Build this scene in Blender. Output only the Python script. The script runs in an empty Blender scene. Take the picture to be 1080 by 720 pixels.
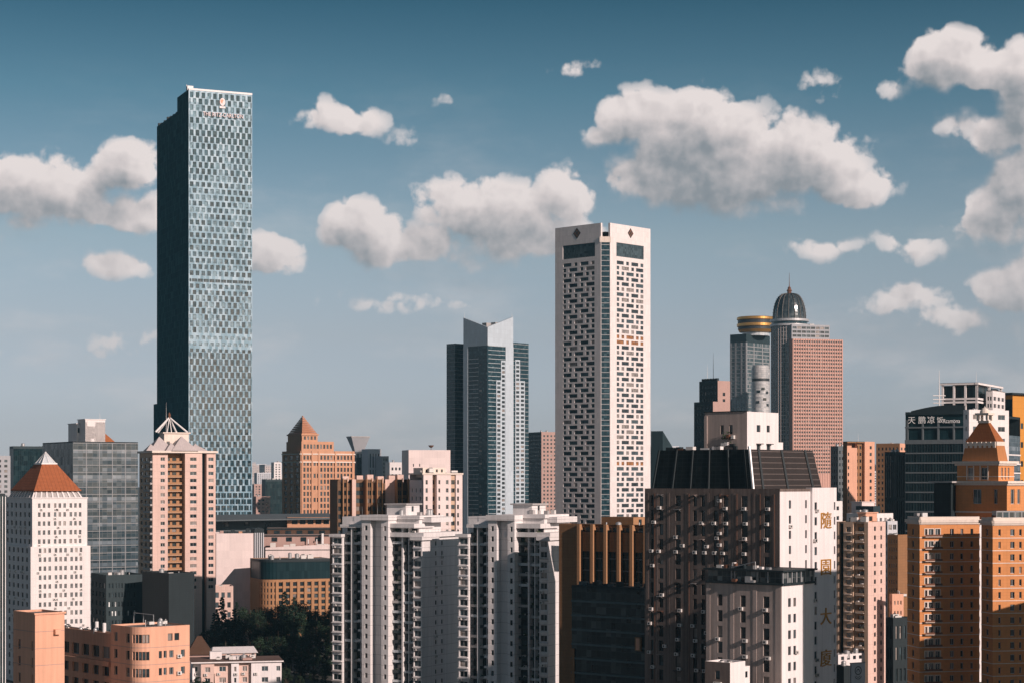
import bpy, math, random
from mathutils import Vector, Matrix

random.seed(7)
R_ = math.radians
scene = bpy.context.scene
COL = scene.collection

# ------------------------------------------------------------------ camera, world, sun, exposure
FPX, CAMH, HORIZON = 2000.0, 75.0, 505.0
cam_d = bpy.data.cameras.new('camera')
cam = bpy.data.objects.new('camera', cam_d)
COL.objects.link(cam)
cam.location = (0, 0, CAMH)
cam.rotation_euler = (R_(90), 0, 0)
cam_d.sensor_width = 36.0
cam_d.lens = 36.0 * FPX / 1080.0
cam_d.shift_y = (HORIZON - 360.0) / 1080.0
cam_d.clip_start = 1.0
cam_d.clip_end = 40000.0
scene.camera = cam

SUN_EL = R_(23)
SUN_AZ = math.atan2(0.68, -0.73)            # clockwise from +Y
sun_dir = Vector((math.sin(SUN_AZ) * math.cos(SUN_EL), math.cos(SUN_AZ) * math.cos(SUN_EL), math.sin(SUN_EL)))
sd = bpy.data.lights.new('sun', 'SUN')
sd.energy = 4.6
sd.angle = R_(0.53)
sd.color = (1.0, 0.81, 0.735)
sun = bpy.data.objects.new('sun', sd)
COL.objects.link(sun)
sun.location = (400, -300, 500)
sun.rotation_euler = sun_dir.to_track_quat('Z', 'Y').to_euler()

scene.view_settings.view_transform = 'Standard'
scene.view_settings.look = 'None'
scene.view_settings.exposure = 0.0
scene.view_settings.gamma = 1.0
scene.view_settings.use_curve_mapping = False
scene.render.engine = 'CYCLES'
scene.cycles.max_bounces = 5
scene.cycles.diffuse_bounces = 2
scene.cycles.glossy_bounces = 3
scene.cycles.volume_bounces = 1
scene.cycles.caustics_reflective = False
scene.cycles.caustics_refractive = False
scene.cycles.sample_clamp_indirect = 4.0


class NT:
    """Short notation for a node tree."""
    def __init__(s, nt):
        s.t = nt
    def n(s, typ, **kw):
        nd = s.t.nodes.new(typ)
        for k, v in kw.items():
            setattr(nd, k, v)
        return nd
    def put(s, sock, v):
        if hasattr(v, 'is_output'):
            s.t.links.new(v, sock)
        else:
            sock.default_value = v
    def m(s, op, a, b=0.0, c=0.0, clamp=False):
        nd = s.n('ShaderNodeMath', operation=op)
        nd.use_clamp = clamp
        s.put(nd.inputs[0], a); s.put(nd.inputs[1], b); s.put(nd.inputs[2], c)
        return nd.outputs[0]
    def v(s, op, a, b=(0, 0, 0), scale=None):
        nd = s.n('ShaderNodeVectorMath', operation=op)
        s.put(nd.inputs[0], a); s.put(nd.inputs[1], b)
        if scale is not None:
            s.put(nd.inputs[3], scale)
        return nd.outputs[1] if op in ('LENGTH', 'DOT_PRODUCT') else nd.outputs[0]
    def mix(s, f, a, b, blend='MIX'):
        nd = s.n('ShaderNodeMix', data_type='RGBA', blend_type=blend)
        s.put(nd.inputs[0], f); s.put(nd.inputs[6], a); s.put(nd.inputs[7], b)
        return nd.outputs[2]
    def ramp(s, f, stops, interp='LINEAR'):
        nd = s.n('ShaderNodeValToRGB')
        cr = nd.color_ramp
        cr.interpolation = interp
        while len(cr.elements) < len(stops):
            cr.elements.new(0.5)
        for e, (p, c) in zip(cr.elements, stops):
            e.position = p
            e.color = c if len(c) == 4 else (*c, 1)
        s.put(nd.inputs[0], f)
        return nd.outputs[0]
    def noise(s, vec, scale, detail=4, rough=0.55, out=0, dim='3D'):
        nd = s.n('ShaderNodeTexNoise', noise_dimensions=dim)
        s.put(nd.inputs['Vector'], vec)
        nd.inputs['Scale'].default_value = scale
        nd.inputs['Detail'].default_value = detail
        nd.inputs['Roughness'].default_value = rough
        return nd.outputs[out]
    def sep(s, v):
        nd = s.n('ShaderNodeSeparateXYZ'); s.put(nd.inputs[0], v)
        return nd.outputs
    def comb(s, x, y, z=0.0):
        nd = s.n('ShaderNodeCombineXYZ')
        s.put(nd.inputs[0], x); s.put(nd.inputs[1], y); s.put(nd.inputs[2], z)
        return nd.outputs[0]


# cumulus clouds: px, py, rx, ry, thickness  (turned into azimuth / elevation below)
CLOUDS = [
    (735, 150, 82, 48, 1.15), (672, 128, 44, 30, 1.0), (760, 185, 120, 46, 1.2), (842, 178, 66, 46, 1.1), (893, 208, 42, 24, .9),
    (640, 152, 26, 12, .5), (742, 208, 90, 28, .7), (790, 222, 105, 16, .55),
    (524, 226, 70, 36, .95), (592, 207, 36, 30, .85), (472, 226, 34, 30, .7), (381, 250, 40, 34, 1.1), (446, 262, 70, 22, .6),
    (560, 250, 80, 28, .75), (500, 275, 70, 12, .3),
    (64, 213, 66, 36, 1.05), (14, 210, 36, 32, 1.0), (138, 184, 42, 24, 1.0), (125, 228, 62, 24, .8), (40, 240, 80, 18, .55),
    (133, 285, 32, 17, .62), (286, 271, 38, 24, .9), (362, 129, 44, 17, .62), (345, 122, 22, 12, .4), (600, 79, 24, 9, .42), (470, 103, 16, 5, .08),
    (425, 147, 14, 9, .10), (430, 316, 70, 10, .25), (130, 365, 34, 12, .25), (0, 385, 20, 14, .5),
    (990, 80, 46, 34, 1.1), (1038, 96, 50, 24, 1.0), (1070, 100, 34, 40, 1.1), (1046, 160, 38, 24, .85), (1066, 140, 30, 46, .95),
    (1075, 212, 48, 50, 1.0), (1046, 240, 52, 30, .8), (958, 264, 38, 16, .5), (862, 265, 44, 11, .45),
    (952, 320, 42, 22, .6), (1005, 344, 76, 13, .45), (1062, 312, 48, 26, .9), (866, 101, 24, 12, .28), (1006, 145, 34, 13, .3), (935, 106, 22, 14, .28),
    (985, 1, 70, 5, .4), (1100, 300, 60, 60, .7), (-40, 250, 60, 30, .7),
]
SKY_STRENGTH = 0.10

def build_world():
    w = bpy.data.worlds.new('World')
    scene.world = w
    w.use_nodes = True
    w.cycles.sampling_method = 'MANUAL'
    w.cycles.sample_map_resolution = 512
    t = NT(w.node_tree)
    w.node_tree.nodes.clear()
    # cloud density as a node group of its own: it is looked up three times (once seen, twice towards the sun)
    g = bpy.data.node_groups.new('cloud_density', 'ShaderNodeTree')
    g.interface.new_socket('P', in_out='INPUT', socket_type='NodeSocketVector')
    g.interface.new_socket('D', in_out='OUTPUT', socket_type='NodeSocketFloat')
    g.interface.new_socket('A', in_out='OUTPUT', socket_type='NodeSocketFloat')
    q = NT(g)
    gi, go = q.n('NodeGroupInput'), q.n('NodeGroupOutput')
    P = gi.outputs[0]
    warp = q.noise(P, 1.1, 2, .5, out=1, dim='2D')
    warp2 = q.noise(P, 4.5, 2, .5, out=1, dim='2D')
    Pw = q.v('ADD', P, q.v('MULTIPLY', q.v('SUBTRACT', warp, (.5, .5, .5)), (.42, .30, 0)))
    acc = None
    for (px, py, rx, ry, a) in CLOUDS:
        cu, cv = (px - 540) / 100, (HORIZON - py) / 100
        dv = q.v('MULTIPLY', q.v('SUBTRACT', Pw, (cu, cv, 0)), (100 / rx * .87, 100 / ry * .87, 0))
        l = q.v('DOT_PRODUCT', dv, dv)
        val = q.m('MULTIPLY_ADD', l, -a, a)
        acc = val if acc is None else q.m('SMOOTH_MAX', acc, val, .25)
    f1 = q.noise(P, 2.1, 8, .60, dim='2D')
    vor = q.n('ShaderNodeTexVoronoi', feature='F1', voronoi_dimensions='2D')
    q.put(vor.inputs['Vector'], q.v('ADD', P, q.v('SCALE', warp2, scale=.22)))
    vor.inputs['Scale'].default_value = 3.4
    vo2 = q.n('ShaderNodeTexVoronoi', feature='F1', voronoi_dimensions='2D')
    q.put(vo2.inputs['Vector'], q.v('ADD', P, q.v('SCALE', warp2, scale=.12)))
    vo2.inputs['Scale'].default_value = 8.5
    puff = q.m('ADD', q.m('SUBTRACT', .42, vor.outputs['Distance']), q.m('MULTIPLY', q.m('SUBTRACT', .42, vo2.outputs['Distance']), .42))
    d = q.m('ADD', acc, q.m('MULTIPLY', q.m('SUBTRACT', f1, .5), 1.3))
    d = q.m('ADD', d, q.m('MULTIPLY', puff, .55))
    q.put(go.inputs[0], q.m('MAXIMUM', d, -1.0))
    q.put(go.inputs[1], acc)

    tc = t.n('ShaderNodeTexCoord')
    D = t.v('NORMALIZE', tc.outputs['Generated'])
    x, y, z = t.sep(D)
    az = t.m('ARCTAN2', x, y)
    el = t.m('ARCSINE', z)
    azf = t.m('SUBTRACT', t.m('PINGPONG', t.m('ADD', az, .32), .64), .32)   # the same weather goes on all round
    U = t.m('MULTIPLY', azf, FPX / 100)
    V = t.m('MULTIPLY', el, FPX / 100)
    Pv = t.comb(U, V, 0.0)
    def dens(off):
        gn = t.n('ShaderNodeGroup')
        gn.node_tree = g
        t.put(gn.inputs[0], t.v('ADD', Pv, off) if off else Pv)
        return gn.outputs
    o0 = dens(None)
    o2 = dens((.14, .34, 0))
    d0, d1 = o0[0], dens((.07, .11, 0))[0]
    d2 = t.m('ADD', t.m('MULTIPLY', o2[0], .3), t.m('MULTIPLY', o2[1], .7))
    alpha = t.n('ShaderNodeMapRange', interpolation_type='SMOOTHSTEP')
    t.put(alpha.inputs[0], d0)
    alpha.inputs[1].default_value, alpha.inputs[2].default_value = .0, .21
    t.put(alpha.inputs[2], t.m('MULTIPLY_ADD', t.m('SUBTRACT', d2, o0[1], clamp=True), 1.3, .33))
    al = t.m('MULTIPLY', alpha.outputs[0], t.m('MULTIPLY_ADD', o0[1], 1.3, .50, clamp=True))
    veil = t.n('ShaderNodeMapRange', interpolation_type='SMOOTHSTEP')
    t.put(veil.inputs[0], t.noise(t.v('MULTIPLY', Pv, (.45, 1.3, 1)), 1.0, 5, .62, dim='2D'))
    veil.inputs[1].default_value, veil.inputs[2].default_value = .46, .80
    al = t.m('MAXIMUM', al, t.m('MULTIPLY', t.m('MULTIPLY', veil.outputs[0], .36), t.m('SUBTRACT', 1.35, t.m('DIVIDE', V, 3.2), clamp=True)))
    thick = t.m('ADD', t.m('MULTIPLY', t.m('MAXIMUM', d1, 0), .30), t.m('MULTIPLY', t.m('MAXIMUM', d2, 0), .74))
    lit = t.m('POWER', 2.718, t.m('MULTIPLY', thick, -1.0))
    lit = t.m('ADD', lit, t.m('MULTIPLY', t.m('SUBTRACT', d0, d1), .26), clamp=True)
    cloud = t.ramp(lit, CLOUD_RAMP)
    cloud = t.mix(t.m('MULTIPLY', t.m('SUBTRACT', 1, t.m('DIVIDE', V, 3.2), clamp=True), .45), cloud, (.42, .42, .44, 1))

    sky = t.n('ShaderNodeTexSky', sky_type='NISHITA')
    sky.sun_disc = False
    sky.sun_elevation = SUN_EL
    sky.sun_rotation = SUN_AZ
    sky.altitude = 0
    sky.air_density, sky.dust_density, sky.ozone_density = 1.0, 1.0, 1.0
    tint = t.ramp(t.m('DIVIDE', V, 32.0, clamp=True), SKY_TINT)
    base = t.mix(1.0, sky.outputs[0], tint, 'MULTIPLY')
    cl = t.v('SCALE', cloud, scale=1 / SKY_STRENGTH)
    col = t.mix(t.m('MULTIPLY', al, .95), base, cl)
    # below the horizon: dim haze of the far plain
    col = t.mix(t.m('MULTIPLY', t.m('MULTIPLY', V, -1.5, clamp=True), 1.0), col, (1.2, 1.5, 1.7, 1))
    bg = t.n('ShaderNodeBackground')
    bg.inputs[1].default_value = SKY_STRENGTH
    t.put(bg.inputs[0], col)
    out = t.n('ShaderNodeOutputWorld')
    t.put(out.inputs[0], bg.outputs[0])

CLOUD_RAMP = [(0.0, (.20, .235, .265)), (.25, (.28, .30, .325)), (.45, (.46, .44, .45)), (.72, (.69, .62, .61)), (1.0, (.87, .78, .755))]
SKY_TINT = [(0.0, (1.12, 1.24, 1.9)), (.017, (.83, .88, 1.32)), (.048, (.84, .77, .92)), (.078, (.79, .76, .79)), (.125, (.34, .51, .54)),
            (.155, (.14, .31, .35)), (.22, (.055, .14, .17)), (.40, (.05, .16, .20)), (1.0, (.06, .18, .22))]
build_world()


# ------------------------------------------------------------------ materials
def _mat(name):
    m = bpy.data.materials.new(name)
    m.use_nodes = True
    t = NT(m.node_tree)
    p = m.node_tree.nodes['Principled BSDF']
    return m, t, p

def wall_mat(name, c, rough=.85, panel=None, line=.55, grime=.22, streak=.25, lw=.06, band=None):
    """Rendered or tiled wall: blotches, rain streaks, optional joint lines from UV metres (panel = (pu, pv))."""
    m, t, p = _mat(name)
    geo = t.n('ShaderNodeNewGeometry')
    pos = geo.outputs['Position']
    n1 = t.noise(pos, .09, 5, .6)
    n2 = t.noise(t.v('MULTIPLY', pos, (1.3, 1.3, .05)), 1.0, 4, .6)
    n3 = t.noise(pos, 1.7, 3, .6)
    f = t.m('ADD', t.m('MULTIPLY', t.m('SUBTRACT', n1, .5), grime * 1.6), t.m('MULTIPLY', t.m('SUBTRACT', n2, .5), streak * 1.6))
    f = t.m('ADD', f, t.m('MULTIPLY', t.m('SUBTRACT', n3, .5), grime * .6))
    k = t.m('ADD', 1.0, f)
    if panel:
        uv = t.sep(t.n('ShaderNodeUVMap').outputs[0])
        for i, pp in enumerate(panel):
            if pp:
                fr = t.m('FRACT', t.m('DIVIDE', uv[i], pp))
                ln = t.m('LESS_THAN', fr, lw / pp)
                k = t.m('MULTIPLY', k, t.m('SUBTRACT', 1, t.m('MULTIPLY', ln, line)))
        if panel[0] and panel[1]:
            cell = t.v('FLOOR', t.v('DIVIDE', t.comb(uv[0], uv[1]), (panel[0], panel[1], 1)))
            wn = t.n('ShaderNodeTexWhiteNoise', noise_dimensions='2D')
            t.put(wn.inputs['Vector'], cell)
            k = t.m('MULTIPLY', k, t.m('ADD', .95, t.m('MULTIPLY', wn.outputs[0], .1)))
    colr = t.v('SCALE', (*c,), scale=k)
    t.put(p.inputs['Base Color'], colr)
    p.inputs['Roughness'].default_value = rough
    p.inputs['Specular IOR Level'].default_value = .3
    return m

def plain_mat(name, c, rough=.6, metal=0.0, spec=.4, var=.15):
    m, t, p = _mat(name)
    n = t.noise(t.n('ShaderNodeNewGeometry').outputs['Position'], .8, 4, .6)
    t.put(p.inputs['Base Color'], t.v('SCALE', (*c,), scale=t.m('ADD', 1 - var, t.m('MULTIPLY', n, 2 * var))))
    p.inputs['Roughness'].default_value = rough
    p.inputs['Metallic'].default_value = metal
    p.inputs['Specular IOR Level'].default_value = spec
    return m

def pane_mat(name, c, rough=.12, spec=.6):
    m, t, p = _mat(name)
    oi = t.n('ShaderNodeObjectInfo')
    pos = t.n('ShaderNodeNewGeometry').outputs['Position']
    wn = t.n('ShaderNodeTexWhiteNoise', noise_dimensions='3D')
    t.put(wn.inputs['Vector'], t.v('FLOOR', t.v('DIVIDE', pos, (1.3, 1.3, 1.5))))
    k = t.m('ADD', .55, t.m('MULTIPLY', wn.outputs[0], .9))
    t.put(p.inputs['Base Color'], t.v('SCALE', (*c,), scale=k))
    tilt = t.v('SCALE', t.v('SUBTRACT', wn.outputs[1], (.5, .5, .5)), scale=.05)
    nrm = t.v('NORMALIZE', t.v('ADD', t.n('ShaderNodeNewGeometry').outputs['Normal'], tilt))
    t.put(p.inputs['Normal'], nrm)
    p.inputs['Roughness'].default_value = rough
    p.inputs['Specular IOR Level'].default_value = spec
    return m

def glass_wall_mat(name, stops, cu, cv, rough=.12, spec=.7, tilt=.06, frame=None, fw=.12, big=.0, row=.0):
    """Curtain wall: every pane of cu x cv metres gets its own tint and a slightly different tilt."""
    m, t, p = _mat(name)
    uv = t.n('ShaderNodeUVMap').outputs[0]
    q = t.v('DIVIDE', uv, (cu, cv, 1))
    wn = t.n('ShaderNodeTexWhiteNoise', noise_dimensions='2D')
    t.put(wn.inputs['Vector'], t.v('FLOOR', q))
    f = wn.outputs[0]
    if big:
        f = t.m('ADD', t.m('MULTIPLY', f, 1 - big), t.m('MULTIPLY', t.noise(t.v('DIVIDE', uv, (cu * 5, cv * 4, 1)), 1.0, 3, .6, dim='2D'), big))
    if row:
        w2 = t.n('ShaderNodeTexWhiteNoise', noise_dimensions='1D')
        t.put(w2.inputs['W'], t.m('FLOOR', t.sep(q)[1]))
        f = t.m('ADD', t.m('MULTIPLY', f, 1 - row), t.m('MULTIPLY', w2.outputs[0], row))
    c = t.ramp(f, stops)
    if frame:
        fr = t.sep(t.v('FRACTION', q))
        ln = t.m('MAXIMUM', t.m('LESS_THAN', fr[0], fw / cu), t.m('LESS_THAN', fr[1], fw / cv))
        c = t.mix(ln, c, (*frame, 1))
    t.put(p.inputs['Base Color'], c)
    nrm = t.v('ADD', t.n('ShaderNodeNewGeometry').outputs['Normal'], t.v('SCALE', t.v('SUBTRACT', wn.outputs[1], (.5, .5, .5)), scale=tilt))
    t.put(p.inputs['Normal'], t.v('NORMALIZE', nrm))
    p.inputs['Roughness'].default_value = rough
    p.inputs['Specular IOR Level'].default_value = spec
    return m

M = {}
M['white'] = wall_mat('white_render', (.78, .735, .72), panel=(0, 3.0), line=.2, streak=.22, grime=.12)
M['white_apt'] = wall_mat('white_apartment_render', (.74, .71, .70), panel=(0, 2.9), line=.45, lw=.1, streak=.3, grime=.16)
M['white_old'] = wall_mat('white_weathered_render', (.80, .75, .74), streak=.26, grime=.12)
M['grey_old'] = wall_mat('grey_streaked_concrete', (.175, .135, .118), streak=.85, grime=.6)
M['grey_mid'] = wall_mat('pale_streaked_concrete', (.40, .33, .30), streak=.6, grime=.35)
M['concrete'] = wall_mat('concrete', (.42, .40, .39), streak=.4, grime=.3)
M['white_stone'] = wall_mat('white_stone_panels', (.78, .72, .70), rough=.6, panel=(1.6, 3.5), line=.22, streak=.12, grime=.10)
M['salmon'] = wall_mat('salmon_render', (.72, .395, .27), streak=.3, grime=.14)
M['orange_tile'] = wall_mat('orange_tile', (.66, .28, .105), panel=(.9, .74), line=.18, lw=.05, streak=.12, grime=.12)
M['cream'] = wall_mat('cream_trim', (.76, .66, .58), streak=.2, grime=.15)
M['brown'] = wall_mat('brown_stone_panels', (.29, .15, .072), panel=(1.5, .9), line=.3, lw=.07, streak=.12, grime=.15)
M['ochre'] = wall_mat('ochre_pilaster_stone', (.42, .225, .115), panel=(0, 1.2), line=.2, streak=.15, grime=.15)
M['beige'] = wall_mat('beige_render', (.62, .44, .32), panel=(0, 2.9), line=.2, streak=.2, grime=.14)
M['pink'] = wall_mat('pink_render', (.71, .51, .44), panel=(0, 2.9), line=.3, streak=.25, grime=.15)
M['pinkwhite'] = wall_mat('pinkish_white_wall', (.78, .66, .63), panel=(3.2, 4.0), line=.08, streak=.14, grime=.10)
M['tan'] = wall_mat('tan_stone', (.58, .31, .19), panel=(1.6, 3.3), line=.12, streak=.12, grime=.12)
M['pinkgrid'] = wall_mat('pink_stone', (.62, .37, .30), panel=(0, 3.4), line=.15, streak=.08, grime=.1)
M['brownpink'] = wall_mat('dusty_pink_wall', (.45, .30, .26), streak=.15, grime=.15)
M['greywall'] = wall_mat('grey_wall', (.40, .41, .43), streak=.2, grime=.15)
M['darkwall'] = wall_mat('dark_teal_wall', (.022, .040, .046), rough=.6, streak=.3, grime=.3)
M['charcoal'] = wall_mat('charcoal_cladding', (.016, .026, .030), rough=.6, panel=(1.4, .8), line=.35, streak=.3, grime=.3)
M['roof'] = wall_mat('grey_roof_membrane', (.20, .19, .185), streak=.0, grime=.7)
M['roof_red'] = wall_mat('terracotta_roof_tiles', (.40, .125, .05), panel=(1.4, .7), line=.38, lw=.16, streak=.3, grime=.25)
M['roof_maroon'] = wall_mat('maroon_roof_tiles', (.36, .12, .04), panel=(.5, .4), line=.35, streak=.2, grime=.3)
M['roof_grey'] = wall_mat('pale_grey_roof_sheet', (.50, .44, .43), panel=(1.0, 0), line=.2, streak=.2, grime=.25)
M['metal'] = plain_mat('galvanised_metal', (.5, .5, .5), .45, .6)
M['white_metal'] = plain_mat('white_painted_metal', (.78, .76, .75), .5)
M['dark_metal'] = plain_mat('dark_metal', (.03, .035, .038), .5)
M['rust'] = plain_mat('rusty_metal', (.16, .07, .04), .8)
M['gold'] = plain_mat('gold_cladding', (.62, .34, .10), .35, .7)
M['gilt'] = plain_mat('gilt_lettering', (.50, .24, .04), .5, .3)
M['ac'] = plain_mat('air_conditioner_casing', (.66, .63, .60), .6)
M['frame_w'] = plain_mat('white_window_frame', (.72, .70, .69), .5)
M['frame_d'] = plain_mat('dark_window_frame', (.04, .045, .05), .5)
M['frame_m'] = plain_mat('grey_window_frame', (.30, .31, .32), .5)
M['pane_dark'] = pane_mat('dark_window_glass', (.016, .026, .030))
M['pane_mid'] = pane_mat('greenish_window_glass', (.05, .075, .085))
M['pane_curtain'] = pane_mat('curtained_window_glass', (.26, .23, .21))
M['pane_amber'] = pane_mat('amber_window_glass', (.35, .15, .05))
M['pane_blue'] = pane_mat('slate_blue_window_glass', (.05, .098, .125), .1, .8)
M['pane_bluel'] = pane_mat('pale_blue_window_glass', (.14, .22, .26), .1, .8)
M['pane_blue_d'] = pane_mat('deep_blue_window_glass', (.022, .048, .060), .1, .8)
M['panel_blue'] = glass_wall_mat('pale_blue_facade_panel', [(0, (.085, .19, .25)), (.5, (.24, .385, .475)), (1, (.47, .60, .68))], 1.9, 4.02, .22, .6, .03, None, .12, big=.45)  # broad tint patches stand in for reflections
M['glass_teal'] = glass_wall_mat('dark_teal_curtain_wall', [(0, (.005, .020, .025)), (1, (.012, .035, .042))], 1.5, 3.9, .35, .10, .03, (.004, .016, .02), .12)
M['glass_flank'] = glass_wall_mat('dark_flank_glass', [(0, (.010, .056, .070)), (.7, (.016, .080, .098)), (1, (.03, .11, .13))], 1.9, 4.02, .5, .0, .0, (.03, .11, .13), .22)
M['glass_office'] = glass_wall_mat('dark_office_glass', [(0, (.004, .014, .018)), (.8, (.008, .026, .031)), (1, (.025, .05, .055))], 1.6, 3.9, .2, .18, .05, (.03, .05, .055), .13)
M['glass_grey'] = glass_wall_mat('grey_office_glass', [(0, (.012, .024, .03)), (.4, (.036, .062, .076)), (.62, (.09, .125, .15)), (.85, (.26, .30, .33)), (1, (.52, .54, .56))], 2.4, 1.75, .15, .6, .06, (.13, .15, .16), .12, big=.3, row=.55)
M['glass_silver'] = glass_wall_mat('silver_glass', [(0, (.40, .45, .48)), (1, (.62, .65, .67))], 2.2, 3.6, .2, .8, .03, (.35, .40, .43), .15)
M['glass_blue'] = glass_wall_mat('blue_green_glass', [(0, (.006, .026, .036)), (.8, (.015, .048, .064)), (1, (.06, .11, .13))], 1.8, 1.7, .14, .35, .05, (.03, .06, .068), .12)
M['glass_shed'] = glass_wall_mat('black_roof_glazing', [(0, (.004, .007, .008)), (.82, (.010, .015, .016)), (1, (.09, .07, .055))], 1.3, .9, .4, .12, .06, (.02, .026, .03), .1, big=.4)
M['louvre'] = wall_mat('brown_louvred_panel', (.032, .026, .024), rough=.7, panel=(0, 1.25), line=-3.0, lw=.16, streak=.25, grime=.35)


# ------------------------------------------------------------------ geometry helpers
def X(px, D): return (px - 540) * D / FPX
def Z(py, D): return CAMH - (py - HORIZON) * D / FPX

class Fr:
    """Upright face: origin o, unit direction t (left to right seen from outside), outward normal n."""
    def __init__(s, o, ang):
        s.o = Vector((o[0], o[1])); s.a = ang
        s.t = Vector((math.cos(ang), math.sin(ang))); s.n = Vector((s.t.y, -s.t.x))
    def P(s, u, z, w=0.0):
        p = s.o + s.t * u + s.n * w
        return Vector((p.x, p.y, z))
    def u(s, px, w=0.0):
        k = (px - 540) / FPX
        o = s.o + s.n * w
        return (k * o.y - o.x) / (s.t.x - k * s.t.y)
    def D(s, u): return s.o.y + s.t.y * u
    def z(s, py, u=0.0): return Z(py, s.D(u))
    def shift(s, u, w=0.0):
        p = s.P(u, 0, w)
        return Fr((p.x, p.y), s.a)

class MB:
    def __init__(s):
        s.v, s.f, s.m, s.uv = [], [], [], []
    def face(s, pts, mat=0, uv=None):
        i = len(s.v)
        s.v.extend(tuple(p) for p in pts)
        s.f.append(tuple(range(i, i + len(pts))))
        s.m.append(mat)
        if uv is None:
            a = Vector(pts[1]) - Vector(pts[0]); la = a.length or 1
            a = a / la
            n = a.cross(Vector(pts[-1]) - Vector(pts[0]))
            b = n.cross(a); b = b / (b.length or 1)
            uv = [((Vector(p) - Vector(pts[0])).dot(a), (Vector(p) - Vector(pts[0])).dot(b)) for p in pts]
        s.uv.extend(uv)
    def rect(s, fr, u0, u1, z0, z1, mat=0, w=0.0):
        if u1 - u0 < 1e-4 or z1 - z0 < 1e-4: return
        s.face([fr.P(u0, z0, w), fr.P(u1, z0, w), fr.P(u1, z1, w), fr.P(u0, z1, w)], mat, [(u0, z0), (u1, z0), (u1, z1), (u0, z1)])
    def quadw(s, fr, u, w0, w1, z0, z1, mat=0):
        """side quad at u running from w0 (deep) to w1 (outside); normal towards -u when w0<w1"""
        s.face([fr.P(u, z0, w0), fr.P(u, z0, w1), fr.P(u, z1, w1), fr.P(u, z1, w0)], mat, [(w0, z0), (w1, z0), (w1, z1), (w0, z1)])
    def flat(s, fr, u0, u1, w0, w1, z, mat=0, up=True):
        pts = [fr.P(u0, z, w1), fr.P(u1, z, w1), fr.P(u1, z, w0), fr.P(u0, z, w0)]
        uv = [(u0, w1), (u1, w1), (u1, w0), (u0, w0)]
        if not up: pts.reverse(); uv.reverse()
        s.face(pts, mat, uv)
    def box(s, fr, u0, u1, w0, w1, z0, z1, mat=0, top=None, bottom=True, front=True):
        if front: s.rect(fr, u0, u1, z0, z1, mat, w1)
        s.quadw(fr, u0, w0, w1, z0, z1, mat)
        s.quadw(fr, u1, w1, w0, z0, z1, mat)
        s.face([fr.P(u1, z0, w0), fr.P(u0, z0, w0), fr.P(u0, z1, w0), fr.P(u1, z1, w0)], mat, [(u1, z0), (u0, z0), (u0, z1), (u1, z1)])
        s.flat(fr, u0, u1, w0, w1, z1, mat if top is None else top)
        if bottom: s.flat(fr, u0, u1, w0, w1, z0, mat, False)
    def frustum(s, fr, b, z0, tp, z1, mat=0, cap=True):
        """b, tp = (u0,u1,w0,w1) of the bottom and top rectangles"""
        B = [fr.P(b[0], z0, b[3]), fr.P(b[1], z0, b[3]), fr.P(b[1], z0, b[2]), fr.P(b[0], z0, b[2])]
        T = [fr.P(tp[0], z1, tp[3]), fr.P(tp[1], z1, tp[3]), fr.P(tp[1], z1, tp[2]), fr.P(tp[0], z1, tp[2])]
        for i in range(4):
            j = (i + 1) % 4
            s.face([B[i], B[j], T[j], T[i]] if (T[i] - T[j]).length > 1e-3 else [B[i], B[j], T[i]], mat)
        if cap and (T[0] - T[1]).length > 1e-3: s.face(T, mat)
    def tube(s, p0, p1, r0, r1=None, n=8, mat=0, cap=True):
        r1 = r0 if r1 is None else r1
        p0, p1 = Vector(p0), Vector(p1)
        d = (p1 - p0).normalized()
        a = d.orthogonal().normalized(); b = d.cross(a)
        c0 = [p0 + (a * math.cos(2 * math.pi * i / n) + b * math.sin(2 * math.pi * i / n)) * r0 for i in range(n)]
        c1 = [p1 + (a * math.cos(2 * math.pi * i / n) + b * math.sin(2 * math.pi * i / n)) * r1 for i in range(n)]
        for i in range(n):
            j = (i + 1) % n
            s.face([c0[i], c0[j], c1[j], c1[i]], mat)
        if cap:
            s.face(c1, mat); s.face(c0[::-1], mat)
    def lathe(s, c, prof, n=32, mat=0, seg=None):
        """profile [(r, z)] about the vertical through c; uv in metres"""
        per = 2 * math.pi * max(r for r, z in prof)
        for k in range(len(prof) - 1):
            (r0, z0), (r1, z1) = prof[k], prof[k + 1]
            mm = mat[k] if isinstance(mat, (list, tuple)) else mat
            for i in range(n):
                a0, a1 = 2 * math.pi * i / n, 2 * math.pi * (i + 1) / n
                pts = [(c[0] + r0 * math.cos(a0), c[1] + r0 * math.sin(a0), z0), (c[0] + r0 * math.cos(a1), c[1] + r0 * math.sin(a1), z0),
                       (c[0] + r1 * math.cos(a1), c[1] + r1 * math.sin(a1), z1), (c[0] + r1 * math.cos(a0), c[1] + r1 * math.sin(a0), z1)]
                u0, u1 = per * i / n, per * (i + 1) / n
                uv = [(u0, z0), (u1, z0), (u1, z1), (u0, z1)]
                if r1 < 1e-4: pts, uv = pts[:3], uv[:3]
                elif r0 < 1e-4: pts, uv = [pts[0], pts[2], pts[3]], [uv[0], uv[2], uv[3]]
                s.face(pts, mm, uv)

def to_mesh(name, v, f, m, uv, mats):
    me = bpy.data.meshes.new(name)
    me.from_pydata(v, [], f)
    for mt in mats: me.materials.append(mt)
    me.polygons.foreach_set('material_index', m)
    l = me.uv_layers.new(name='UVMap')
    l.data.foreach_set('uv', [c for p in uv for c in p])
    me.update()
    return me

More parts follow.
